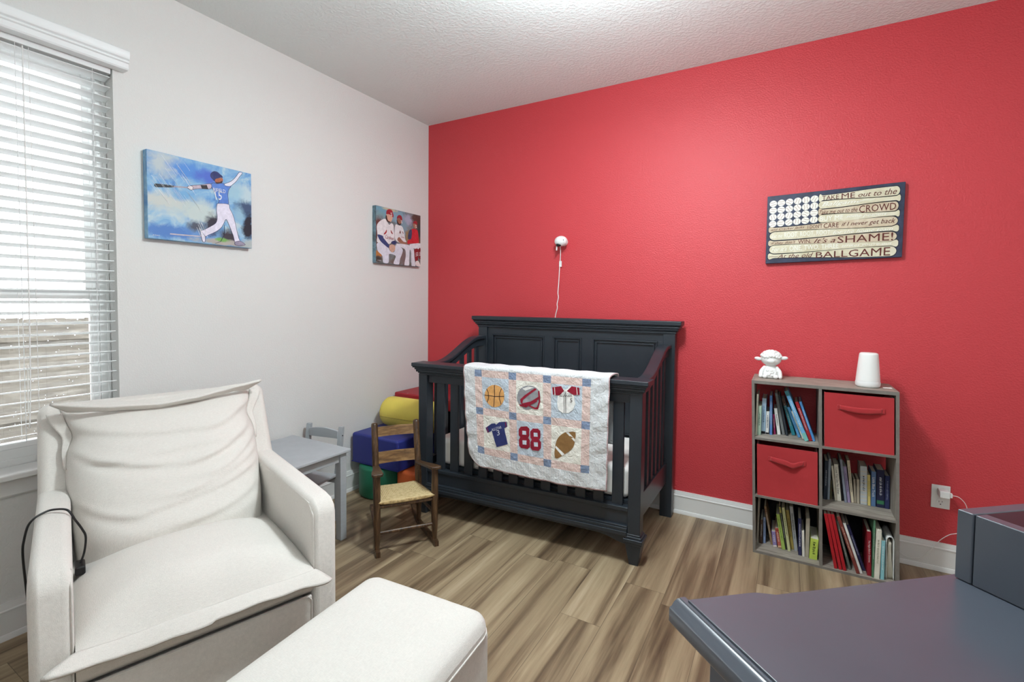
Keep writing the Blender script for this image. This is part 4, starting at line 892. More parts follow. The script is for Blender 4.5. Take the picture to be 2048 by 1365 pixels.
# ---------------------------------------------------------------- books
m_page = M('book_pages', (226, 218, 200), .9, .1)
BASE = {'A': .6155, 'B': .3105, 'C': .0125, 'D': .0125}
BC = dict(cream=((214, 208, 190), None), green=((176, 200, 180), 'dots'), lightblue=((170, 196, 218), None), white=((226, 224, 220), None), blue=((86, 128, 186), None), magenta=((142, 36, 84), None), white2=((228, 226, 222), None),
  grey=((120, 122, 122), None), dark=((46, 52, 60), None), teal=((44, 128, 140), None), blue2=((86, 148, 196), None), white3=((220, 218, 206), None), skyblue=((110, 172, 214), None), red=((168, 36, 44), None), blue3=((84, 146, 206), None))
BL_ = {
 'A': {'cream': 'thin cream book at the far left of the top left cube', 'green': 'short pale green book, second from left in the top left cube', 'lightblue': 'tall light blue book standing third from left in the top left cube', 'white': 'short white book with a black foot, fourth from left in the top left cube',
   'blue': 'tall medium blue book beside the short white book in the top left cube', 'magenta': 'short magenta book between blue and white ones in the top left cube', 'white2': 'white book starting to lean, seventh from left in the top left cube', 'grey': 'thin grey leaning book left of the dark one in the top left cube', 'dark': 'thin dark leaning book left of the teal one in the top left cube',
   'teal': 'teal leaning book with a brown top end in the top left cube', 'blue2': 'blue leaning book just right of the teal one', 'white3': 'thin white leaning book just left of the tallest sky blue book', 'skyblue': 'tallest sky blue leaning book in the top left cube', 'red': 'red leaning book near the divider in the top left cube', 'blue3': 'rightmost blue leaning book in the top left cube'},
 'B': {'navy': 'dark navy book at the far left of the middle right cube', 'greyblue': 'thin tall grey blue book, second from left in the middle right cube', 'olive': 'short olive book behind the cream ones in the middle right cube', 'cream': 'narrow cream book left of the wide cream one in the middle right cube', 'cream2': 'wide cream book with black spine title in the middle right cube',
   'black': 'black leaning book in the middle right cube', 'grey2': 'thin grey leaning book left of the lilac one', 'lilac': 'lilac leaning book in the middle right cube', 'cream3': 'tan edged cream book leaning at the centre of the middle right cube', 'board1': 'left of two short beige board books in the middle right cube', 'board2': 'right of two short beige board books in the middle right cube',
   'pattern': 'thick cream and blue patterned book in the middle right cube', 'yellow': 'narrow yellow book right of the patterned one', 'steel': 'steel blue book with white title in the middle right cube', 'navywide': 'thick navy book with white title and green square in the middle right cube', 'navy2': 'navy book at the far right of the middle right cube'},
 'C': {'greycream': 'tall thin grey book at the far left of the bottom left cube', 'brown': 'short brown book, second from left in the bottom left cube', 'paleblue': 'pale blue book, third from left in the bottom left cube', 'tan': 'tan striped leaning book behind the short ones in the bottom left cube', 'lilac2': 'short lilac book in the bottom left cube', 'orange': 'short orange and red book in the bottom left cube',
   'lime': 'lime green leaning book with a plain spine in the bottom left cube', 'darkolive': 'dark olive leaning book in the bottom left cube', 'whitegreen': 'pale yellow green leaning book beside the dark olive one', 'mustard': 'mustard yellow leaning book in the bottom left cube', 'grey3': 'tall light grey leaning book in the bottom left cube', 'navy3': 'navy book with white title in the bottom left cube',
   'white4': 'short white book right of the navy one in the bottom left cube', 'tallcream': 'tall beige book behind the bright lime one in the bottom left cube', 'lime2': 'short bright lime book at the front right of the bottom left cube'},
 'D': {'redA': 'leftmost of three red folders leaning in the bottom right cube', 'redB': 'middle of three red folders leaning in the bottom right cube', 'redC': 'rightmost of three red folders leaning in the bottom right cube', 'greygreen': 'grey green leaning book right of the red folders', 'brownred': 'brown red leaning book in the bottom right cube', 'white5': 'thin white leaning book in the bottom right cube',
   'navy4': 'dark navy book leaning beside the thin white one', 'red2': 'upright dark red book with white title in the bottom right cube', 'green2': 'tall thin green book in the bottom right cube', 'white6': 'thick white book right of the green one in the bottom right cube', 'lightteal': 'light teal book left of the ring binder', 'binder': 'white ring binder with fanned pages at the right end of the bottom right cube'}}
BCOL = {'B': dict(navy=(44, 54, 68), greyblue=(150, 160, 172), olive=(96, 92, 64), cream=(214, 206, 186), cream2=(226, 220, 204), black=(34, 32, 34), grey2=(136, 142, 156), lilac=(156, 140, 172), cream3=(222, 208, 180), board1=(160, 148, 130), board2=(172, 160, 142), pattern=(190, 194, 196), yellow=(216, 196, 120), steel=(92, 120, 158), navywide=(38, 40, 72), navy2=(46, 52, 92)),
 'C': dict(greycream=(150, 142, 130), brown=(84, 62, 50), paleblue=(140, 156, 190), tan=(158, 128, 94), lilac2=(140, 126, 172), orange=(186, 96, 84), lime=(160, 184, 92), darkolive=(54, 54, 44), whitegreen=(196, 196, 148), mustard=(172, 150, 82), grey3=(176, 178, 178), navy3=(44, 46, 84), white4=(226, 220, 210), tallcream=(172, 162, 146), lime2=(196, 214, 92)),
 'D': dict(redA=(170, 26, 36), redB=(176, 28, 40), redC=(170, 26, 36), greygreen=(104, 110, 102), brownred=(122, 54, 48), white5=(226, 224, 220), navy4=(44, 44, 82), red2=(140, 28, 42), green2=(86, 128, 98), white6=(224, 220, 206), lightteal=(140, 196, 204), binder=(232, 232, 230))}
TT = {('B', 'cream2'): ('I Love You Like No Other', (40, 40, 44)), ('B', 'steel'): ('Little Blue Truck', (236, 236, 236)), ('B', 'navywide'): ('Find Me A Friend', (226, 226, 232)), ('B', 'navy2'): ('The Night Before', (150, 156, 190)), ('B', 'navy'): ('Goodnight', (190, 196, 204)), ('B', 'yellow'): ('Curious', (84, 70, 40)), ('B', 'pattern'): ('Treasury', (60, 66, 84)),
 ('C', 'lime2'): ('If you were', (40, 60, 30)), ('C', 'navy3'): ('Good Night', (226, 226, 232)), ('C', 'lilac2'): ('GOODNIGHT', (240, 240, 240)), ('C', 'orange'): ('COLORS', (250, 236, 214)), ('C', 'grey3'): ('Goodnight Star', (60, 62, 66)), ('C', 'mustard'): ('Winnie', (80, 62, 30)), ('D', 'red2'): ('The Night Before Christmas', (240, 228, 226)), ('D', 'white6'): ('The Very Hungry', (150, 150, 120)), ('D', 'navy4'): ('Little Star', (206, 206, 226)),
 ('D', 'lightteal'): ('Guess', (236, 244, 246)), ('D', 'brownred'): ('Bible Stories', (214, 190, 170)), ('A', 'lightblue'): ('A Day with Dad', (70, 96, 140)), ('A', 'skyblue'): ('Sleep Tight', (238, 242, 246)), ('A', 'red'): ('My First ABC', (240, 226, 226)), ('A', 'blue3'): ('Counting Sheep', (232, 240, 248)), ('C', 'lime'): ('Little Pea', (70, 90, 40))}
rng = random.Random(4)
for row in 'ABCD':
    for nm, bx, wd, ang, ht, yy in BOOKS[row]:
        if nm == 'binder': continue
        z0 = BASE[row]; A = radians(ang); dep = min(.165, -.036-yy)
        X = Matrix.Translation(bshear((BX0+bx, yy, z0))) @ Matrix.Rotation(-A, 4, 'Y')
        col = BC[nm][0] if row == 'A' else BCOL[row][nm]
        root = thing('folder' if nm.startswith('red') and row == 'D' and nm != 'red2' else 'book', BL_[row][nm], 'folder' if nm.startswith('red') and row == 'D' and nm != 'red2' else 'book', tuple(X.translation),
                     group={'A': 'books in the top left cube', 'B': 'books in the middle right cube', 'C': 'books in the bottom left cube', 'D': 'books in the bottom right cube'}[row])
        cm = M('cover_%02x%02x%02x' % col, col, .45, .4, noise=(22, .12))
        t = min(.0016, wd*.2); c = MB(); c.X = X
        c.box(0, t, 0, dep, 0, ht).box(wd-t, wd, 0, dep, 0, ht).box(t, wd-t, 0, .0016, 0, ht); c.build('cover', cm, root, bevel=.0006)
        pg = MB(); pg.X = X; pg.box(t, wd-t, .0016, dep-.003, .002, ht-.003); pg.build('pages', m_page, root, smooth=0)
        tc = TT.get((row, nm), (None, (40, 40, 44) if sum(col) > 400 else (214, 212, 206)))
        if nm not in ('redA', 'redB', 'redC', 'cream', 'greycream', 'olive', 'board1', 'board2', 'grey', 'white5', 'greyblue', 'tallcream', 'grey2', 'white4', 'black', 'dark') or (row, nm) in TT:
            body, tcol = tc; tm = MB(); tm.X = X; h = wd*.56
            if body in ('I Love You Like No Other', 'Little Blue Truck', 'The Night Before Christmas'):
                asp = text_geo(body)[2]; Lh = min(ht*.74, h*asp*.95); z1 = ht*.55+Lh/2; put_text(tm, body, lambda a, b_: (wd*.5+h*(b_-.5), -.0005, z1-Lh*a))
            else:
                Lh = ht*rng.uniform(.38, .62); z1 = ht*.55+Lh/2; put_marks(tm, lambda a, b_: (wd*.5+h*.8*(b_-.5), -.0005, z1-Lh*a), Lh/h/.7, rng, 0)
            tm.build('spine_title', flat(tcol), root, smooth=0)
        bands = []
        if (row, nm) in (('A', 'lightblue'), ('A', 'white')): bands = [(.0, .075, (24, 24, 28))]
        elif (row, nm) == ('A', 'teal'): bands = [(.80, 1, (96, 66, 56))]
        elif (row, nm) == ('B', 'navywide'): bands = [(.09, .19, (60, 120, 84))]
        elif (row, nm) == ('A', 'skyblue'): bands = [(.0, .16, (120, 186, 178)), (.90, 1, (66, 128, 140))]
        elif (row, nm) == ('B', 'pattern'): bands = [(.05*k, .05*k+.018, (214, 200, 170)) for k in range(1, 19, 2)]
        elif (row, nm) == ('C', 'tan'): bands = [(.05*k, .05*k+.02, (120, 62, 50)) for k in (16, 17, 18)]
        elif (row, nm) == ('C', 'darkolive'): bands = [(.84, .98, (196, 186, 110))]
        elif (row, nm) == ('C', 'orange'): bands = [(.74, .80, (150, 52, 48)), (.85, .92, (150, 52, 48)), (.02, .12, (230, 190, 150))]
        elif (row, nm) == ('C', 'lilac2'): bands = [(.0, .12, (226, 214, 206))]
        elif (row, nm) == ('D', 'red2'): bands = []
        for z_, zz, cc in bands:
            bm_ = MB(); bm_.X = X; bm_.box(.0006, wd-.0006, -.0004, .0004, ht*z_+.0005, ht*zz-.0005); bm_.build('spine_band', flat(cc), root, smooth=0)
# ring binder
nm, bx, wd, ang, ht, yy = BOOKS['D'][-1]
X = Matrix.Translation(bshear((BX0+bx, yy, .0125)))
rb = thing('ring_binder', BL_['D']['binder'], 'binder', tuple(X.translation))
q = MB(); q.X = X; n = 14; zc = ht-.022
def cov(u, v):
    if u < .35: x, z = -.0+.004*(1-u/.35)+.006, zc*(u/.35)
    elif u < .65: a = pi*(u-.35)/.3; x, z = wd*.5-(wd*.5-.006)*cos(a)+.0, zc+.020*sin(a)
    else: x, z = wd-.006+.004*(u-.65)/.35-.0, zc*(1-(u-.65)/.35)
    return (x, .16*v, z)
q.grid(cov, 40, 4); q.build('cover', m_white_pl, rb, smooth=60, solid=.0028)
q = MB(); q.X = X
for i in range(13):
    s = (i-6)/6; x0_ = wd*.5+.004*s
    q.grid(lambda u, v: (x0_+(wd*.5-.008)*s*smoothstep(0, 1, v)*1.0*(.35+.65*v), .004+.14*u, (zc-.012)*(1-v)+.002), 2, 10)
q.build('pages', m_page, rb, smooth=60, solid=.0009)

# ---------------------------------------------------------------- things on the bookcase
TOPZ = .9154
lx, ly = 2.935, -.185
la = thing('sound_machine', 'white cone shaped lamp on top of the bookcase, right end', 'lamp', (lx, ly, TOPZ))
k = MB(); k.lathe([(.044, 0), (.049, .003), (.051, .010), (.0515, .022), (.049, .030)], (lx, ly, TOPZ), 40); k.build('base', m_white_pl, la, smooth=50)
k = MB(); k.lathe([(.0495, .0305), (.0465, .07), (.0415, .13), (.0388, .158), (.037, .164), (.032, .167), (.0, .168)], (lx, ly, TOPZ), 40, cap=False); k.build('shade', m_ceramic, la, smooth=50)
k = MB(); k.tube([(lx+.046, ly+.02, TOPZ+.008), (2.99, -.12, TOPZ+.003), (3.0, -.05, TOPZ+.003), (3.0, -.012, TOPZ-.005), (3.0, -.010, .85)], .002, 6, smooth=5); k.build('cord', m_white_pl, la)
sx_, sy_ = 2.512, -.140
sh = thing('sheep_figurine', 'white ceramic sheep figurine sitting on the left end of the bookcase', 'figurine', (sx_, sy_, TOPZ))
k = MB(); k.lathe([(.036, 0), (.045, .004), (.046, .018), (.041, .038), (.031, .058), (.024, .068), (.016, .072)], (sx_, sy_, TOPZ), 30)
rg = random.Random(2)
for i in range(34):
    a = radians(-90+rg.uniform(-75, 75)); z_ = rg.uniform(.012, .046); r_ = .043-.25*max(0, z_-.02); k.sph((sx_+r_*cos(a), sy_+r_*sin(a), TOPZ+z_), .0075, n=10)
k.build('body', m_ceramic, sh, smooth=80)
k = MB(); k.sph((sx_, sy_-.004, TOPZ+.104), .051, .044, .040, 28); hd = k.build('head', m_ceramic, sh, smooth=80)
k = MB()
for i in range(70):
    a = rg.uniform(0, 2*pi); e = rg.uniform(.28, 1.45); k.sph((sx_+.047*cos(e)*cos(a), sy_-.002+.041*cos(e)*sin(a)*.96, TOPZ+.106+.038*sin(e)), .0098, n=10)
for i in range(9):
    a = radians(-90+(-72+18*i)); k.sph((sx_+.047*cos(a), sy_-.004+.042*sin(a), TOPZ+.118+.004*cos(i*1.4)), .0085, n=10)
k.build('curls', m_ceramic, hd, smooth=80)
for s in (-1, 1):
    k = MB(); k.sph((sx_+s*.062, sy_-.01, TOPZ+.106+.005*s), .019, .008, .010, 16, rot=Matrix.Rotation(radians(-8*s), 4, 'Y')); k.build('ear', m_ceramic, hd, smooth=80)
    k = MB(); k.tube([(sx_+s*.026, sy_-.012, TOPZ+.060), (sx_+s*.043, sy_-.024, TOPZ+.036), (sx_+s*.046, sy_-.034, TOPZ+.012)], [.009, .0105, .010], 12, smooth=4).sph((sx_+s*.046, sy_-.036, TOPZ+.0105), .0105, n=12); k.build('arm', m_ceramic, sh, smooth=80)
    k = MB(); k.sph((sx_+s*.026, sy_-.046, TOPZ+.0115), .013, .012, .0115, 14); k.build('foot', m_ceramic, sh, smooth=80)
k = MB(); k.sph((sx_, sy_-.043, TOPZ+.094), .020, .012, .013, 16); k.build('muzzle', m_ceramic, hd, smooth=80)
pp = MB(); pp.box(2.995, 3.03, -.20, -.17, TOPZ, TOPZ+.0012); props(pp.build('paper_slip', M('paper', (240, 240, 238), .9), None), 'small white paper slip on the bookcase top beside the cone', 'paper')
# ================================================================ foam play blocks in the corner
def foam(name, col): return M(name, col, .48, .4, noise=(4, .05), bump=(160, .06, .0006))
t = thing('foam_block', 'blue square foam block stacked on the green and orange ones', 'foam block', (.245, -.61, .206), group='soft play blocks in the corner')
MB().box(.026, .446, -.832, -.40, .206, .411).build('cover', foam('blue_vinyl', (44, 52, 128)), t, bevel=.018, seg=4)
q = MB()
for z_ in (.213,): q.box(.0248, .4472, -.8332, -.399, z_, z_+.003)
q.build('piping', foam('blue_vinyl', (44, 52, 128)), t)
t = thing('foam_block', 'green round foam block on the floor under the blue one', 'foam block', (.222, -.70, 0), group='soft play blocks in the corner')
q = MB(); q.lathe([(.152, 0), (.162, .006), (.165, .018), (.165, .188), (.161, .199), (.152, .2045)], (.2075, -.71, 0), 56); q.build('cover', foam('green_vinyl', (36, 112, 84)), t, smooth=60)
t = thing('foam_block', 'orange foam block on the floor behind the rocking chair', 'foam block', (.49, -.6, 0), group='soft play blocks in the corner')
MB().box(.376, .56, -.775, -.45, 0, .2045).build('cover', foam('orange_vinyl', (222, 106, 56)), t, bevel=.026, seg=4)
t = thing('foam_block', 'added dark block standing in for the shade under the red slab', 'foam block', (.25, -.24, 0), group='soft play blocks in the corner')
MB().box(.05, .45, -.385, -.09, 0, .533).build('cover', foam('shade_dark', (22, 24, 36)), t, bevel=.015, seg=3)  # added support for the red slab, coloured dark as the corner's shade
t = thing('foam_block', 'red foam slab on top of the pile behind the yellow bolster', 'foam block', (.28, -.3, .5335), group='soft play blocks in the corner')
MB().box(.028, .606, -.425, -.10, .5335, .622).build('cover', foam('red_vinyl', (158, 34, 44)), t, bevel=.012, seg=3)
t = thing('foam_block', 'yellow cylinder foam bolster lying on the blue block', 'foam block', (.30, -.55, .411), group='soft play blocks in the corner')
YC = (.328, -.553, .517); m_y = foam('yellow_vinyl', (230, 208, 92)); Rz = Matrix.Translation(YC) @ Matrix.Rotation(radians(1.5), 4, 'Z')
q = MB(); q.X = Rz; q.lathe([(.070, -.232), (.090, -.228), (.101, -.215), (.1055, -.19), (.1055, .19), (.101, .215), (.090, .228), (.070, .232)], (0, 0, 0), 48, axis='x'); q.build('cover', m_y, t, smooth=60)
q = MB(); q.X = Rz; q.tube([(-.215, -.100, -.018), (-.19, -.1045, -.018), (.19, -.1045, -.018), (.215, -.100, -.018)], .0022, 8); q.build('seam', M('yellow_seam', (176, 152, 58), .6), t)

# ================================================================ child's wooden rocking chair
FV = Vector((.803, -.596, 0)); SV = Vector((.596, .803, 0)); CF = Vector((.8625, -1.206, 0))
rc = thing('rocking_chair', "child's dark wood rocking chair with woven rush seat by the crib's left end", 'rocking chair', tuple(CF-FV*.12), atan2(FV.y, FV.x))
def RP(f_, s_, z_): return CF+FV*f_+SV*s_+Vector((0, 0, z_))
LF, LR_ = .152, .121
for s in (-1, 1):
    q = MB(); q.tube([RP(0, s*LF, .026), RP(0, s*LF, .08), RP(0, s*LF, .16), RP(0, s*LF, .30), RP(0, s*LF, .414)], [.0125, .0165, .0185, .0185, .0165], 14); q.build('front_leg', m_rock, rc, smooth=60)
    q = MB(); q.tube([RP(-.245, s*LR_, .030), RP(-.250, s*LR_, .12), RP(-.262, s*LR_, .28), RP(-.290, s*LR_, .42), RP(-.330, s*LR_, .588), RP(-.3315, s*LR_, .600), RP(-.332, s*LR_, .604)], [.011, .016, .0185, .0185, .0185, .0165, .008], 14); q.build('rear_post', m_rock, rc, smooth=60)
    q = MB(); n = 16
    def run(u, top):
        f_ = .045-.50*u; x = (f_+.12)/.30; z_ = .004+.020*max(0, abs(x)-.35)**2+(.030 if u > .9 else 0)*0
        z_ = max(.0015, .0035*(x*x)) + .045*smoothstep(.62, 1, u)**1.5
        w_ = LF+(LR_-LF)*min(1, max(0, (.0-f_)/.245))
        return f_, w_, z_+(.026 if top else 0)
    for i in range(n):
        P = []
        for top in (0, 1):
            for u in (i/n, (i+1)/n):
                f_, w_, z_ = run(u, top); P += [RP(f_, s*w_-.011, z_), RP(f_, s*w_+.011, z_)]
        q.hexa([P[0], P[1], P[3], P[2], P[4], P[5], P[7], P[6]])
    bmx = q.build('rocker_runner', m_rock, rc, smooth=30)
    q = MB(); P = []
    for f_, z_, hw in ((-.272, .364, .017), (-.19, .380, .020), (-.06, .4057, .027), (.018, .421, .030), (.034, .420, .024)):
        w_ = LF+(LR_-LF)*min(1, max(0, -f_/.245)); P.append([(f_, s*w_-hw, z_-.007), (f_, s*w_+hw, z_-.007), (f_, s*w_+hw, z_+.008), (f_, s*w_-hw, z_+.008)])
    vs = [RP(*p_) for r_ in P for p_ in r_]; fs = [(4*j+k, 4*j+(k+1) % 4, 4*j+4+(k+1) % 4, 4*j+4+k) for j in range(4) for k in range(4)]+[(0, 1, 2, 3), (16, 17, 18, 19)]
    q.add(vs, fs); q.build('armrest', m_rock, rc, bevel=.004, smooth=40)
    q = MB(); q.tube([RP(-.003, s*LF, .165), RP(-.25, s*LR_, .165)], .008, 10); q.build('stretcher', m_rock, rc)
    q = MB(); q.tube([RP(-.003, s*LF, .252), RP(-.255, s*LR_, .240)], .010, 10); q.build('seat_rail', m_rock, rc)
q = MB(); q.tube([RP(0, -LF, .108), RP(0, 0, .108), RP(0, LF, .108)], [.0085, .0115, .0085], 12); q.build('stretcher', m_rock, rc)
q = MB(); q.tube([RP(-.25, -LR_, .150), RP(-.25, LR_, .150)], .008, 10); q.build('stretcher', m_rock, rc)
q = MB(); q.tube([RP(0, -LF, .246), RP(0, LF, .246)], .010, 12); q.build('seat_rail', m_rock, rc)
for z0, z1, fo in ((.525, .578, -.318), (.378, .440, -.283)):
    q = MB(); n = 10
    for i in range(n):
        P = []
        for z_ in (z0, z1):
            for d_ in (0, .009):
                for u in (i/n, (i+1)/n):
                    P.append(RP(fo-.018*sin(pi*u)*.6+d_-(z_-z0)*.24, -LR_+2*LR_*u, z_))
        q.hexa([P[0], P[1], P[3], P[2], P[4], P[5], P[7], P[6]])
    q.build('back_slat', m_slat, rc, smooth=30)
def rush():
    m = M('woven_rush_seat', (216, 192, 144), .8, .25); t = NT(m); uvn = t.add('TexCoord').outputs['UV']; sx = t.add('SeparateXYZ'); t.link(uvn, sx.inputs[0])
    au = t.math('ABSOLUTE', sx.outputs[0]); av = t.math('ABSOLUTE', sx.outputs[1]); mx = t.math('MAXIMUM', au, av)
    st = t.math('FRACT', t.math('MULTIPLY', mx, 17)); h = t.math('SINE', t.math('MULTIPLY', st, pi))
    n = t.noise(t.coord(), 60, 4); f = t.math('ADD', t.math('MULTIPLY', h, .25), t.math('MULTIPLY', n, .65))
    t.link(t.ramp(f, [(.2, lin((128, 100, 62))), (.42, lin((208, 182, 132))), (.8, lin((234, 216, 172)))]), t.b.inputs['Base Color']); t.bump(t.math('ADD', h, n), .6, .003); return m
m_rush = rush()
def seat(u, v):       # closed sheet over the rails: v wraps top to bottom
    f_ = .012-.262*(1-abs(2*v-1)) if False else None
q = MB(); UV = {}
NU, NV = 24, 40
def seatp(u, v):
    a = 2*pi*v; cx, cz = cos(a), sin(a)
    ex = 1 if cx >= 0 else -1; f_ = -.122+.140*ex*abs(cx)**.35; z_ = .268+.0155*(1 if cz >= 0 else -1)*abs(cz)**.5
    w_ = (LF-.004)+(LR_-LF-.006)*min(1, max(0, -f_/.245)); s_ = (2*u-1)
    e = (1-abs(s_)**8)**.5 if abs(s_) < 1 else 0.0
    z_ = .268+(z_-.268)*max(.15, e)+.004*(s_*s_)-.003+(f_+.02)*.075
    return RP(f_, s_*w_, z_+.0015*sin(u*90)*.3)
q.grid(seatp, NU, NV)
def uvf(p_):
    d_ = Vector(p_)-CF; return (d_.dot(SV)/LF, (d_.dot(FV)+.122)/.14)
q.build('rush_seat', m_rush, rc, smooth=60, uv=uvf)

# ================================================================ child's table and chair
tb = thing('kids_table', "child's grey wooden table against the white wall, behind the armchair", 'table', (.272, -1.465, 0))
TX0, TX1, TY0, TY1 = .022, .524, -1.660, -1.275
MB().box(TX0, TX1, TY0, TY1, .482, .500).build('table_top', m_grey, tb, bevel=.006, seg=3)
for lx_, ly_ in ((TX0+.018, TY0+.018), (TX1-.058, TY0+.018), (TX0+.018, TY1-.058), (TX1-.058, TY1-.058)):
    MB().box(lx_, lx_+.040, ly_, ly_+.040, 0, .4815).build('leg', m_grey, tb, bevel=.003)
for a in ((TX1-.046, TX1-.030, TY0+.058, TY1-.058), (TX0+.030, TX0+.046, TY0+.058, TY1-.058), (TX0+.058, TX1-.058, TY0+.030, TY0+.046), (TX0+.058, TX1-.058, TY1-.046, TY1-.030)):
    MB().box(*a, .432, .4815).build('apron', m_grey, tb, bevel=.002)
kc = thing('kids_chair', "child's grey wooden chair tucked under the small grey table", 'chair', (.172, -1.175, 0), radians(11))
def KB(): m = MB(); m.X = MW[kc]; return m      # local: +y back, -y front
for s in (-1, 1):
    q = KB(); x_ = s*.118
    q.hexa([(x_-.014, .010, 0), (x_+.014, .010, 0), (x_+.014, .038, 0), (x_-.014, .038, 0), (x_-.014, -.030, .29), (x_+.014, -.030, .29), (x_+.014, .002, .29), (x_-.014, .002, .29)]) if False else q.hexa([(x_-.014, -.034, 0), (x_+.014, -.034, 0), (x_+.014, -.006, 0), (x_-.014, -.006, 0), (x_-.014, -.034, .29), (x_+.014, -.034, .29), (x_+.014, -.006, .29), (x_-.014, -.006, .29)])
    q.hexa([(x_-.014, -.034, .29), (x_+.014, -.034, .29), (x_+.014, -.006, .29), (x_-.014, -.006, .29), (x_-.014, .004, .552), (x_+.014, .004, .552), (x_+.014, .026, .552), (x_-.014, .026, .552)])
    q.box(x_-.014, x_+.014, .0045, .0255, .5515, .556)
    q.build('rear_leg', m_grey, kc, bevel=.003)
    q = KB(); q.box(x_-.014, x_+.014, -.262, -.234, 0, .272); q.build('front_leg', m_grey, kc, bevel=.003)
    q = KB(); q.sph((s*.1325, .006, .505), .004, .004, .004, 8) if s > 0 else q.sph((s*.1325, .006, .505), .004, n=8); q.build('bolt', m_black, kc)
q = KB(); q.prism([(-.104, .486), (.104, .486), (.104, .532)]+[(.104-.208*i/12, .532+.012*sin(pi*i/12)) for i in range(1, 12)]+[(-.104, .532)], 'y', -.006, .008); q.build('backrest', m_grey, kc, bevel=.002)
q = KB(); q.box(-.128, .128, -.276, -.036, .272, .287); q.build('seat', m_grey, kc, bevel=.004)
q = KB(); q.box(-.104, .104, -.256, -.242, .225, .2718).box(-.104, .104, -.027, -.013, .225, .268); q.build('apron', m_grey, kc, bevel=.002)

# ================================================================ armchair
AC = thing('armchair', 'cream upholstered glider armchair with loose cushions, by the window', 'armchair', (.639, -2.179, 0), -.29774)
def AB(): m = MB(); m.X = MW[AC]; return m
HWD, TA, AZ, XF = .389, .086, .622, .478
def rbox(x0, x1, y0, y1, z0, z1, name, bev=.03, seg=5, mat=None):
    q = AB(); q.box(x0, x1, y0, y1, z0, z1); return q.build(name, mat or m_linen, AC, bevel=bev, seg=seg, smooth=60)
for s in (-1, 1):
    y0, y1 = sorted((s*HWD, s*(HWD-TA))); q = AB()
    pr = [(-.34, .03), (XF, .03), (XF, AZ-.055), (XF-.012, AZ-.026), (XF-.040, AZ-.006), (XF-.09, AZ), (-.34, AZ+.006)]
    q.prism(pr, 'y', y0, y1); q.build('arm', m_linen, AC, bevel=.024, seg=5, smooth=60)
    q = AB(); yy = s*(HWD-TA+.004); q.tube([(-.15, yy, AZ-.012), (XF-.10, yy, AZ-.015), (XF-.045, yy, AZ-.022), (XF-.016, yy, AZ-.042), (XF-.006, yy, AZ-.075), (XF-.005, yy, .32)], .0022, 6, smooth=5); q.build('piping', m_linen, AC, smooth=80)
rbox(-.345, XF-.012, -HWD+TA+.002, HWD-TA-.002, .035, .262, 'seat_base', .012, 3)
q = AB(); q.box(XF-.012, XF+.002, -HWD+TA+.003, HWD-TA-.003, .035, .300); q.build('front_panel', m_linen, AC, bevel=.006, seg=3)
q = AB(); q.tube([(XF+.003, HWD-TA-.006, .045), (XF+.003, HWD-TA-.006, .285), (XF+.003, HWD-TA-.016, .298), (XF+.003, 0, .299), (XF+.003, -HWD+TA+.016, .298), (XF+.003, -HWD+TA+.006, .285), (XF+.003, -HWD+TA+.006, .045)], .0022, 6); q.build('piping', m_linen, AC, smooth=80)
def xfr(z_): return -.225-.549*(z_-.625)
q = AB(); Tt = .125; z0, z1 = .28, .902
q.hexa([(xfr(z0)-Tt, -HWD, z0), (xfr(z0), -HWD, z0), (xfr(z0), HWD, z0), (xfr(z0)-Tt, HWD, z0), (xfr(z1)-Tt+.03, -HWD, z1), (xfr(z1), -HWD, z1), (xfr(z1), HWD, z1), (xfr(z1)-Tt+.03, HWD, z1)])
q.build('back_frame', m_linen, AC, bevel=.032, seg=5, smooth=60)
q = AB(); q.lathe([(.20, .0), (.20, .02), (.06, .028), (.05, .034)], tuple(), 32) if False else q.lathe([(.21, 0), (.21, .018), (.06, .026), (.05, .0345)], (0, 0, 0), 36); q.build('swivel_base', m_black, AC)
# seat cushion
def crown(a, b):
    return max(0, 1-abs(a)**2.6)**.75
def seat_top(u, v):
    a = 2*u-1; b = v
    x = -.135+.640*b; fl_ = smoothstep(.972, 1.0, b)
    hw = .3025; y = a*hw
    z = .385+.012+(.108*crown(a*.985, b))*smoothstep(1.0, .80, b)**.55*(.36+.64*smoothstep(.10, .46, b))
    z -= .006*a*smoothstep(.5, 1, b)
    z += .0035*sin(9*a+4*b)*exp(-((b-.9)/.1)**2)+.003*sin(14*b+3*a)*(1-abs(a))*.5
    return (x, y, z)
q = AB(); q.grid(seat_top, 44, 40)
def seat_bot(u, v):
    a = 2*u-1; x = -.135+.640*v; e = smoothstep(.955, 1.0, v)
    return (x-.012*(1-e)*smoothstep(.8, .95, v), a*.3025, .302+.083*e**1.4)
q.grid(seat_bot, 44, 40)
q.grid(lambda u, v: tuple(Vector(seat_top(0, u)).lerp(Vector(seat_bot(0, u)), v)), 40, 4); q.grid(lambda u, v: tuple(Vector(seat_top(1, u)).lerp(Vector(seat_bot(1, u)), v)), 40, 4)
q.grid(lambda u, v: tuple(Vector(seat_top(u, 0)).lerp(Vector(seat_bot(u, 0)), v)), 44, 4); q.grid(lambda u, v: tuple(Vector(seat_top(u, 1)).lerp(Vector(seat_bot(u, 1)), v)), 44, 2)
sc_ = q.build('seat_cushion', m_linen, AC, smooth=70)
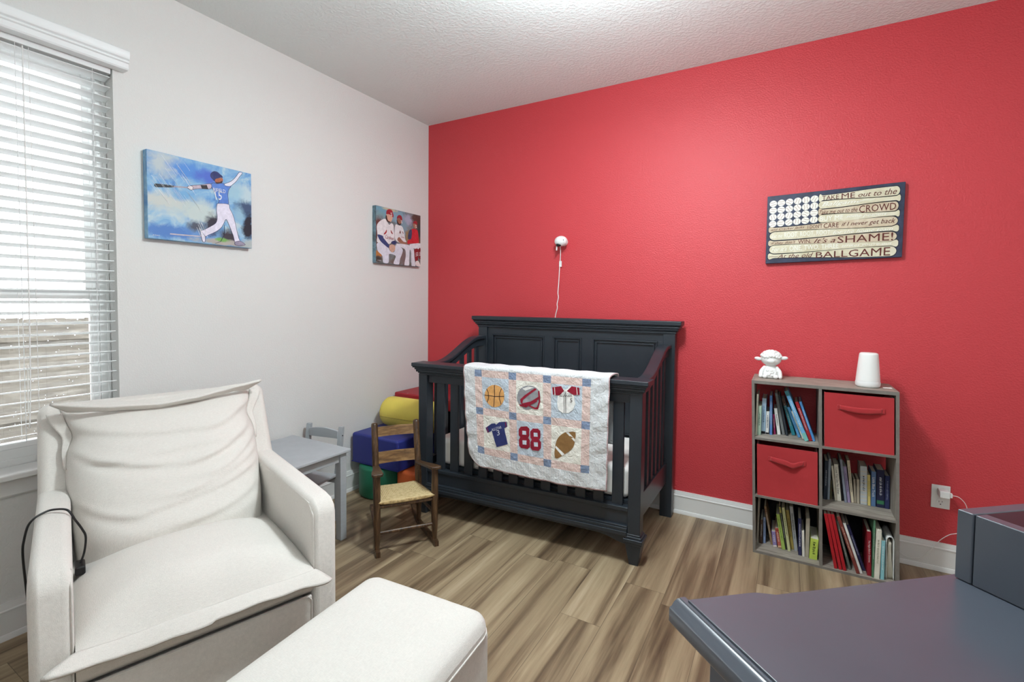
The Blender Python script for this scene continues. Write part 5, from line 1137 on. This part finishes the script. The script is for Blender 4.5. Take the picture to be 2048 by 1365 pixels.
def flange(u, v):
    a = 2*u-1; hw0, hw1 = .3035, .366 if a < 0 else .344
    y = a*(hw0+(hw1-hw0)*v**1.0*smoothstep(.75, 1, abs(a))) if abs(a) > .75 else a*hw0
    p0 = Vector(seat_top(u, 1)); cr_ = smoothstep(.72, 1, abs(a))
    x = .498+.040*v+.012*v*smoothstep(.8, .93, abs(a))*smoothstep(1.02, .95, abs(a))+.003*sin(4*a+1)*v; z = p0.z+.004-(.030 if a < 0 else .024)*v**1.3+(.004*sin(7*a)+.002*sin(17*a+1))*v*.6-.010*cr_*v*(1 if a > 0 else -2.2)
    return (x, y, z)
q = AB(); q.grid(flange, 60, 8); q.build('flange', m_linen, sc_, smooth=70, solid=.011)
# back cushion: b runs up the tilted back, thickness towards the sitter
WR = [(-1.0, .74, -.1, .62, .011, .030), (.98, .78, .05, .60, .012, .035), (1.0, .70, .2, .50, .010, .030), (1.0, .60, -.2, .42, .011, .032), (.95, .50, -.5, .36, .009, .030), (-.95, .86, .5, .80, .007, .030), (.95, .90, .35, .78, .008, .028), (-1, .45, -.3, .33, .006, .03), (.9, .36, -.1, .25, .006, .035), (-.9, .66, .7, .70, .005, .025)]
def wr(a, b):
    h = 0
    for a0, b0, a1, b1, am, wd in WR:
        t = (a-a0)/(a1-a0)
        if -.15 < t < 1.25:
            bc_ = b0+(b1-b0)*(1-(1-min(1, max(0, t)))**1.8); env = smoothstep(-.15, .12, t)*smoothstep(1.25, .7, t); d_ = (b-bc_)/wd
            h += 1.25*am*env*(exp(-d_*d_)-.9*exp(-(d_+1.2)**2))
    return h
def back_pt(u, v):
    a = 2*u-1; b = v
    z = .375+.525*b; T_ = .160+.058*sin(pi*min(1, b/.85))-.03*b+.022*exp(-((b-.24)/.10)**2)
    T_ *= smoothstep(1.0, .86, b)**.5 if b > .86 else 1
    pr = (max(0, 1-abs(a)**3.2))**.5
    hw = .292+.020*b+.012*sin(pi*b)-.018*exp(-((b-.80)/.07)**2)+.012*smoothstep(.85, 1, b)
    x = xfr(z)+.004+T_*pr+wr(a, b)*pr*smoothstep(.98, .9, b)
    z += .020*smoothstep(.1, .9, a)*b**5-.006*smoothstep(.5, .0, abs(a+.15))*b**5
    return (x, a*hw, z)
q = AB(); q.grid(back_pt, 70, 70)
q.grid(lambda u, v: (xfr(.375+.525*v)+.003, (2*u-1)*abs(back_pt(1, v)[1]), .375+.525*v), 10, 20)
q.grid(lambda u, v: tuple(Vector(back_pt(u, 0)).lerp(Vector((xfr(.375)+.003, (2*u-1)*.292, .375)), v)), 40, 3)
bc2 = q.build('back_cushion', m_linen, AC, smooth=70)
def tip(a):      # height of the flange edge along the cushion top
    pts = [(-1, .930), (-.82, .912), (-.6, .902), (-.1, .890), (.3, .902), (.6, .917), (.85, .932), (1, .944)]
    for (a0, z0), (a1, z1) in zip(pts, pts[1:]):
        if a <= a1: t = (a-a0)/(a1-a0); t = t*t*(3-2*t)*.4+t*.6; return z0+(z1-z0)*t
    return pts[-1][1]
def bflange(u, v):
    a = 2*u-1; ae = smoothstep(.78, 1, abs(a))
    y = a*(.300+.046*v*ae+.006); z = tip(a)-.022*(1-v)-.018*(1-v)*ae
    x = xfr(.885)+.078+.034*v-.030*ae*(1-.4*v)+.004*sin(7*a)*v
    return (x, y, z)
q = AB(); q.grid(bflange, 60, 8); q.build('flange', m_linen, bc2, smooth=70, solid=.011)
def sfl(s):
    def fn(u, v):
        b = .60+.36*u; p0 = Vector(back_pt(.5+s*.5, b)); return (p0.x+.020-.006*v+.004*sin(u*9), s*(abs(p0.y)-.004+.040*v*smoothstep(.0, 1, u)+.006*v), p0.z)
    return fn
for s in (-1, 1):
    q = AB(); q.grid(sfl(s), 16, 5); q.build('flange', m_linen, bc2, smooth=70, solid=.010)
# heating pad lead over the left arm
pc = thing('power_cord', 'black cord looped over the armchair arm nearest the window', 'cord', tuple(MW[AC] @ Vector((.05, -.33, .63))))
def al(*p_): return tuple(MW[AC] @ Vector(p_))
q = MB(); q.tube([al(.052, -.285, .452)]+[al(*p_) for p_ in CORDP]+[al(.03, -.412, .45), al(.04, -.402, .30)], .0033, 8, smooth=8); q.build('lead', m_black, pc, smooth=80)
q = MB(); q.X = MW[AC]; q.box(.022, .085, -.2985, -.272, .425, .455); q.build('controller', m_black, pc, bevel=.006)

# ================================================================ ottoman
OT = thing('ottoman', 'cream upholstered ottoman with a padded top in front of the armchair', 'ottoman', (1.633, -2.235, 0), radians(3.5))
def OB(): m = MB(); m.X = MW[OT]; return m
OX, OY = .232, .305
q = OB(); q.box(-OX+.006, OX-.006, -OY+.006, OY-.006, .03, .352); q.build('base', m_linen2, OT, bevel=.018, seg=4, smooth=60)
q = OB()
def otop(u, v):
    a, b = 2*u-1, 2*v-1
    def sq(t): return t
    x, y = a*OX, b*OY; r = .055; dx = max(0, abs(x)-(OX-r)); dy = max(0, abs(y)-(OY-r)); d_ = sqrt(dx*dx+dy*dy)
    if d_ > r:
        k = r/d_; x = (OX-r+dx*k)*(1 if x > 0 else -1) if dx else x; y = (OY-r+dy*k)*(1 if y > 0 else -1) if dy else y; d_ = r
    e = sqrt(max(0, 1-(d_/r)**2)) if d_ > 0 else 1
    return (x, y, .368+.040*e**.9+.012*(1-a*a)*(1-b*b))
q.grid(otop, 60, 60); q.grid(lambda u, v: (lambda p_: (p_[0], p_[1], .353))(otop(u, v)), 60, 60)
rim = []
for k in range(60): rim.append(otop(k/60, 0))
for k in range(60): rim.append(otop(1, k/60))
for k in range(60): rim.append(otop(1-k/60, 1))
for k in range(61): rim.append(otop(0, 1-k/60))
q.grid(lambda u, v: (lambda p_: (p_[0], p_[1], .353+(p_[2]-.353)*v))(rim[int(round(u*240))]), 240, 2)
q.build('padded_top', m_linen2, OT, smooth=60)
q = OB(); q.tube([(p_[0]*1.004, p_[1]*1.004, .3535) for p_ in rim[::3]], .0028, 6); q.build('piping', m_linen2, OT, smooth=80)
for sx in (-1, 1):
    for sy in (-1, 1): q = OB(); q.lathe([(.016, 0), (.02, .029)], (sx*(OX-.05), sy*(OY-.05), 0), 16); q.build('foot', m_black, OT)

# ================================================================ dresser with changing tray
DE1 = Vector((cos(radians(40.3)), sin(radians(40.3)), 0)); DE2 = Vector((cos(radians(-43)), sin(radians(-43)), 0)); DP = Vector((2.458, -2.338, 0))
DX = Matrix(((DE1.x, DE2.x, 0, DP.x), (DE1.y, DE2.y, 0, DP.y), (0, 0, 1, 0), (0, 0, 0, 1)))
ds = thing('dresser', 'charcoal dresser with a moulded top in the right foreground', 'dresser', tuple(DP+DE1*.58+DE2*.22))
def DB(): m = MB(); m.X = DX; return m
DW, DD, DZ = 1.16, .44, .87
n = 10; fe_ = [(0, 0)]+[(.108+.045*i/n, .013*smoothstep(0, 1, i/n)) for i in range(n+1)]
fe_ += [(DW-a_, b_) for a_, b_ in fe_[::-1]]
q = DB(); q.prism(fe_+[(DW, DD), (0, DD)], 'z', DZ-.014, DZ)
q.build('top', m_dress, ds, bevel=.0012)
q = DB(); PR = [(.004, DZ-.0035), (-.0045, DZ-.0035), (-.0055, DZ-.0058), (-.0065, DZ-.0045), (-.0095, DZ-.0050), (-.0145, DZ-.0085), (-.0185, DZ-.0150), (-.0215, DZ-.0165), (-.0225, DZ-.0190), (-.0225, DZ-.038), (-.018, DZ-.044), (-.002, DZ-.050), (.018, DZ-.056), (.03, DZ-.056), (.03, DZ-.015), (.004, DZ-.015)]
q.prism([(a_, z_) for a_, z_ in PR], 'y', -.012, DD+.004)
q.build('edge_moulding', m_dress, ds, smooth=50)
q = DB(); q.prism([(DW+.0225-a_-.0225, z_) for a_, z_ in PR], 'y', -.012, DD+.004); q.prism([(.0, DZ-.0142), (.0, DZ-.056), (DW, DZ-.056), (DW, DZ-.0142)], 'y', -.008, .02); q.build('edge_moulding', m_dress, ds, smooth=50)
SB0 = .030
q = DB(); q.box(SB0+.008, DW-SB0-.008, .030, DD-.004, .08, DZ-.0565); q.build('body', m_dress, ds)
st = .048
for a0, a1 in ((SB0, SB0+.012), (DW-SB0-.012, DW-SB0)):
    q = DB(); q.box(a0, a1, .012, .012+st, .0, DZ-.0565).box(a0, a1, DD-.004-st, DD-.004, .0, DZ-.0565).box(a0, a1, .012+st, DD-.004-st, DZ-.11, DZ-.0565).box(a0, a1, .012+st, DD-.004-st, .08, .16)
    q.build('side_frame', m_dress, ds, bevel=.0025)
for i in range(2):
    for j in range(3):
        a0 = SB0+.05+.525*i; z0 = .11+.232*j; q = DB(); q.box(a0, a0+.505, .010, .029, z0, z0+.218); o = q.build('drawer', m_dress, ds, bevel=.004)
        for kx in (.12, .385):
            q = DB(); q.lathe([(.007, 0), (.007, .014), (.016, .020), (.016, .027), (.010, .031)], (a0+kx, .010, z0+.109), 16, axis='y'); q.build('knob', M('dark_bronze', (60, 52, 44), .35, .5, metal=.8), o)
ty = thing('changing_tray', 'open charcoal changing tray on top of the dresser', 'tray', tuple(DP+DE1*.82+DE2*.23+Vector((0, 0, DZ))))
A0, A1, B0, B1, ZT, th_ = .470, 1.12, .020, .435, .1165, .0225
for nm, a in (('front_rail', (A0, A1, B0, B0+th_)), ('back_rail', (A0, A1, B1-th_, B1)), ('side_rail', (A0, A0+th_, B0+th_+.0018, B1-th_-.0018)), ('side_rail', (A1-th_, A1, B0+th_+.0018, B1-th_-.0018))):
    q = DB(); q.box(*a, DZ+.0008, DZ+ZT); q.build(nm, m_dress, ty, bevel=.0022, seg=2)
q = DB(); q.box(A0+th_+.002, A1-th_-.002, B0+th_+.002, B1-th_-.002, DZ+.0008, DZ+.010); q.build('floor_panel', m_dress, ty)
pd = thing('changing_pad', 'red padded mat lying inside the changing tray', 'pad', tuple(DP+DE1*.9+DE2*.23+Vector((0, 0, DZ+.0105))))
q = DB()
q.grid(lambda u, v: (.590+.50*u, B0+.032+(B1-B0-.064)*v, DZ+.0108+.075*(1-abs(2*u-1)**6)**.5*(.35+.65*abs(2*v-1)**2)*(1-abs(2*v-1)**10)**.5), 30, 30)
q.grid(lambda u, v: (.590+.50*u, B0+.032+(B1-B0-.064)*v, DZ+.0106), 2, 2); q.build('cover', M('red_pad_cover', (196, 60, 66), .7, .3, bump=(200, .2, .001)), pd, smooth=60)
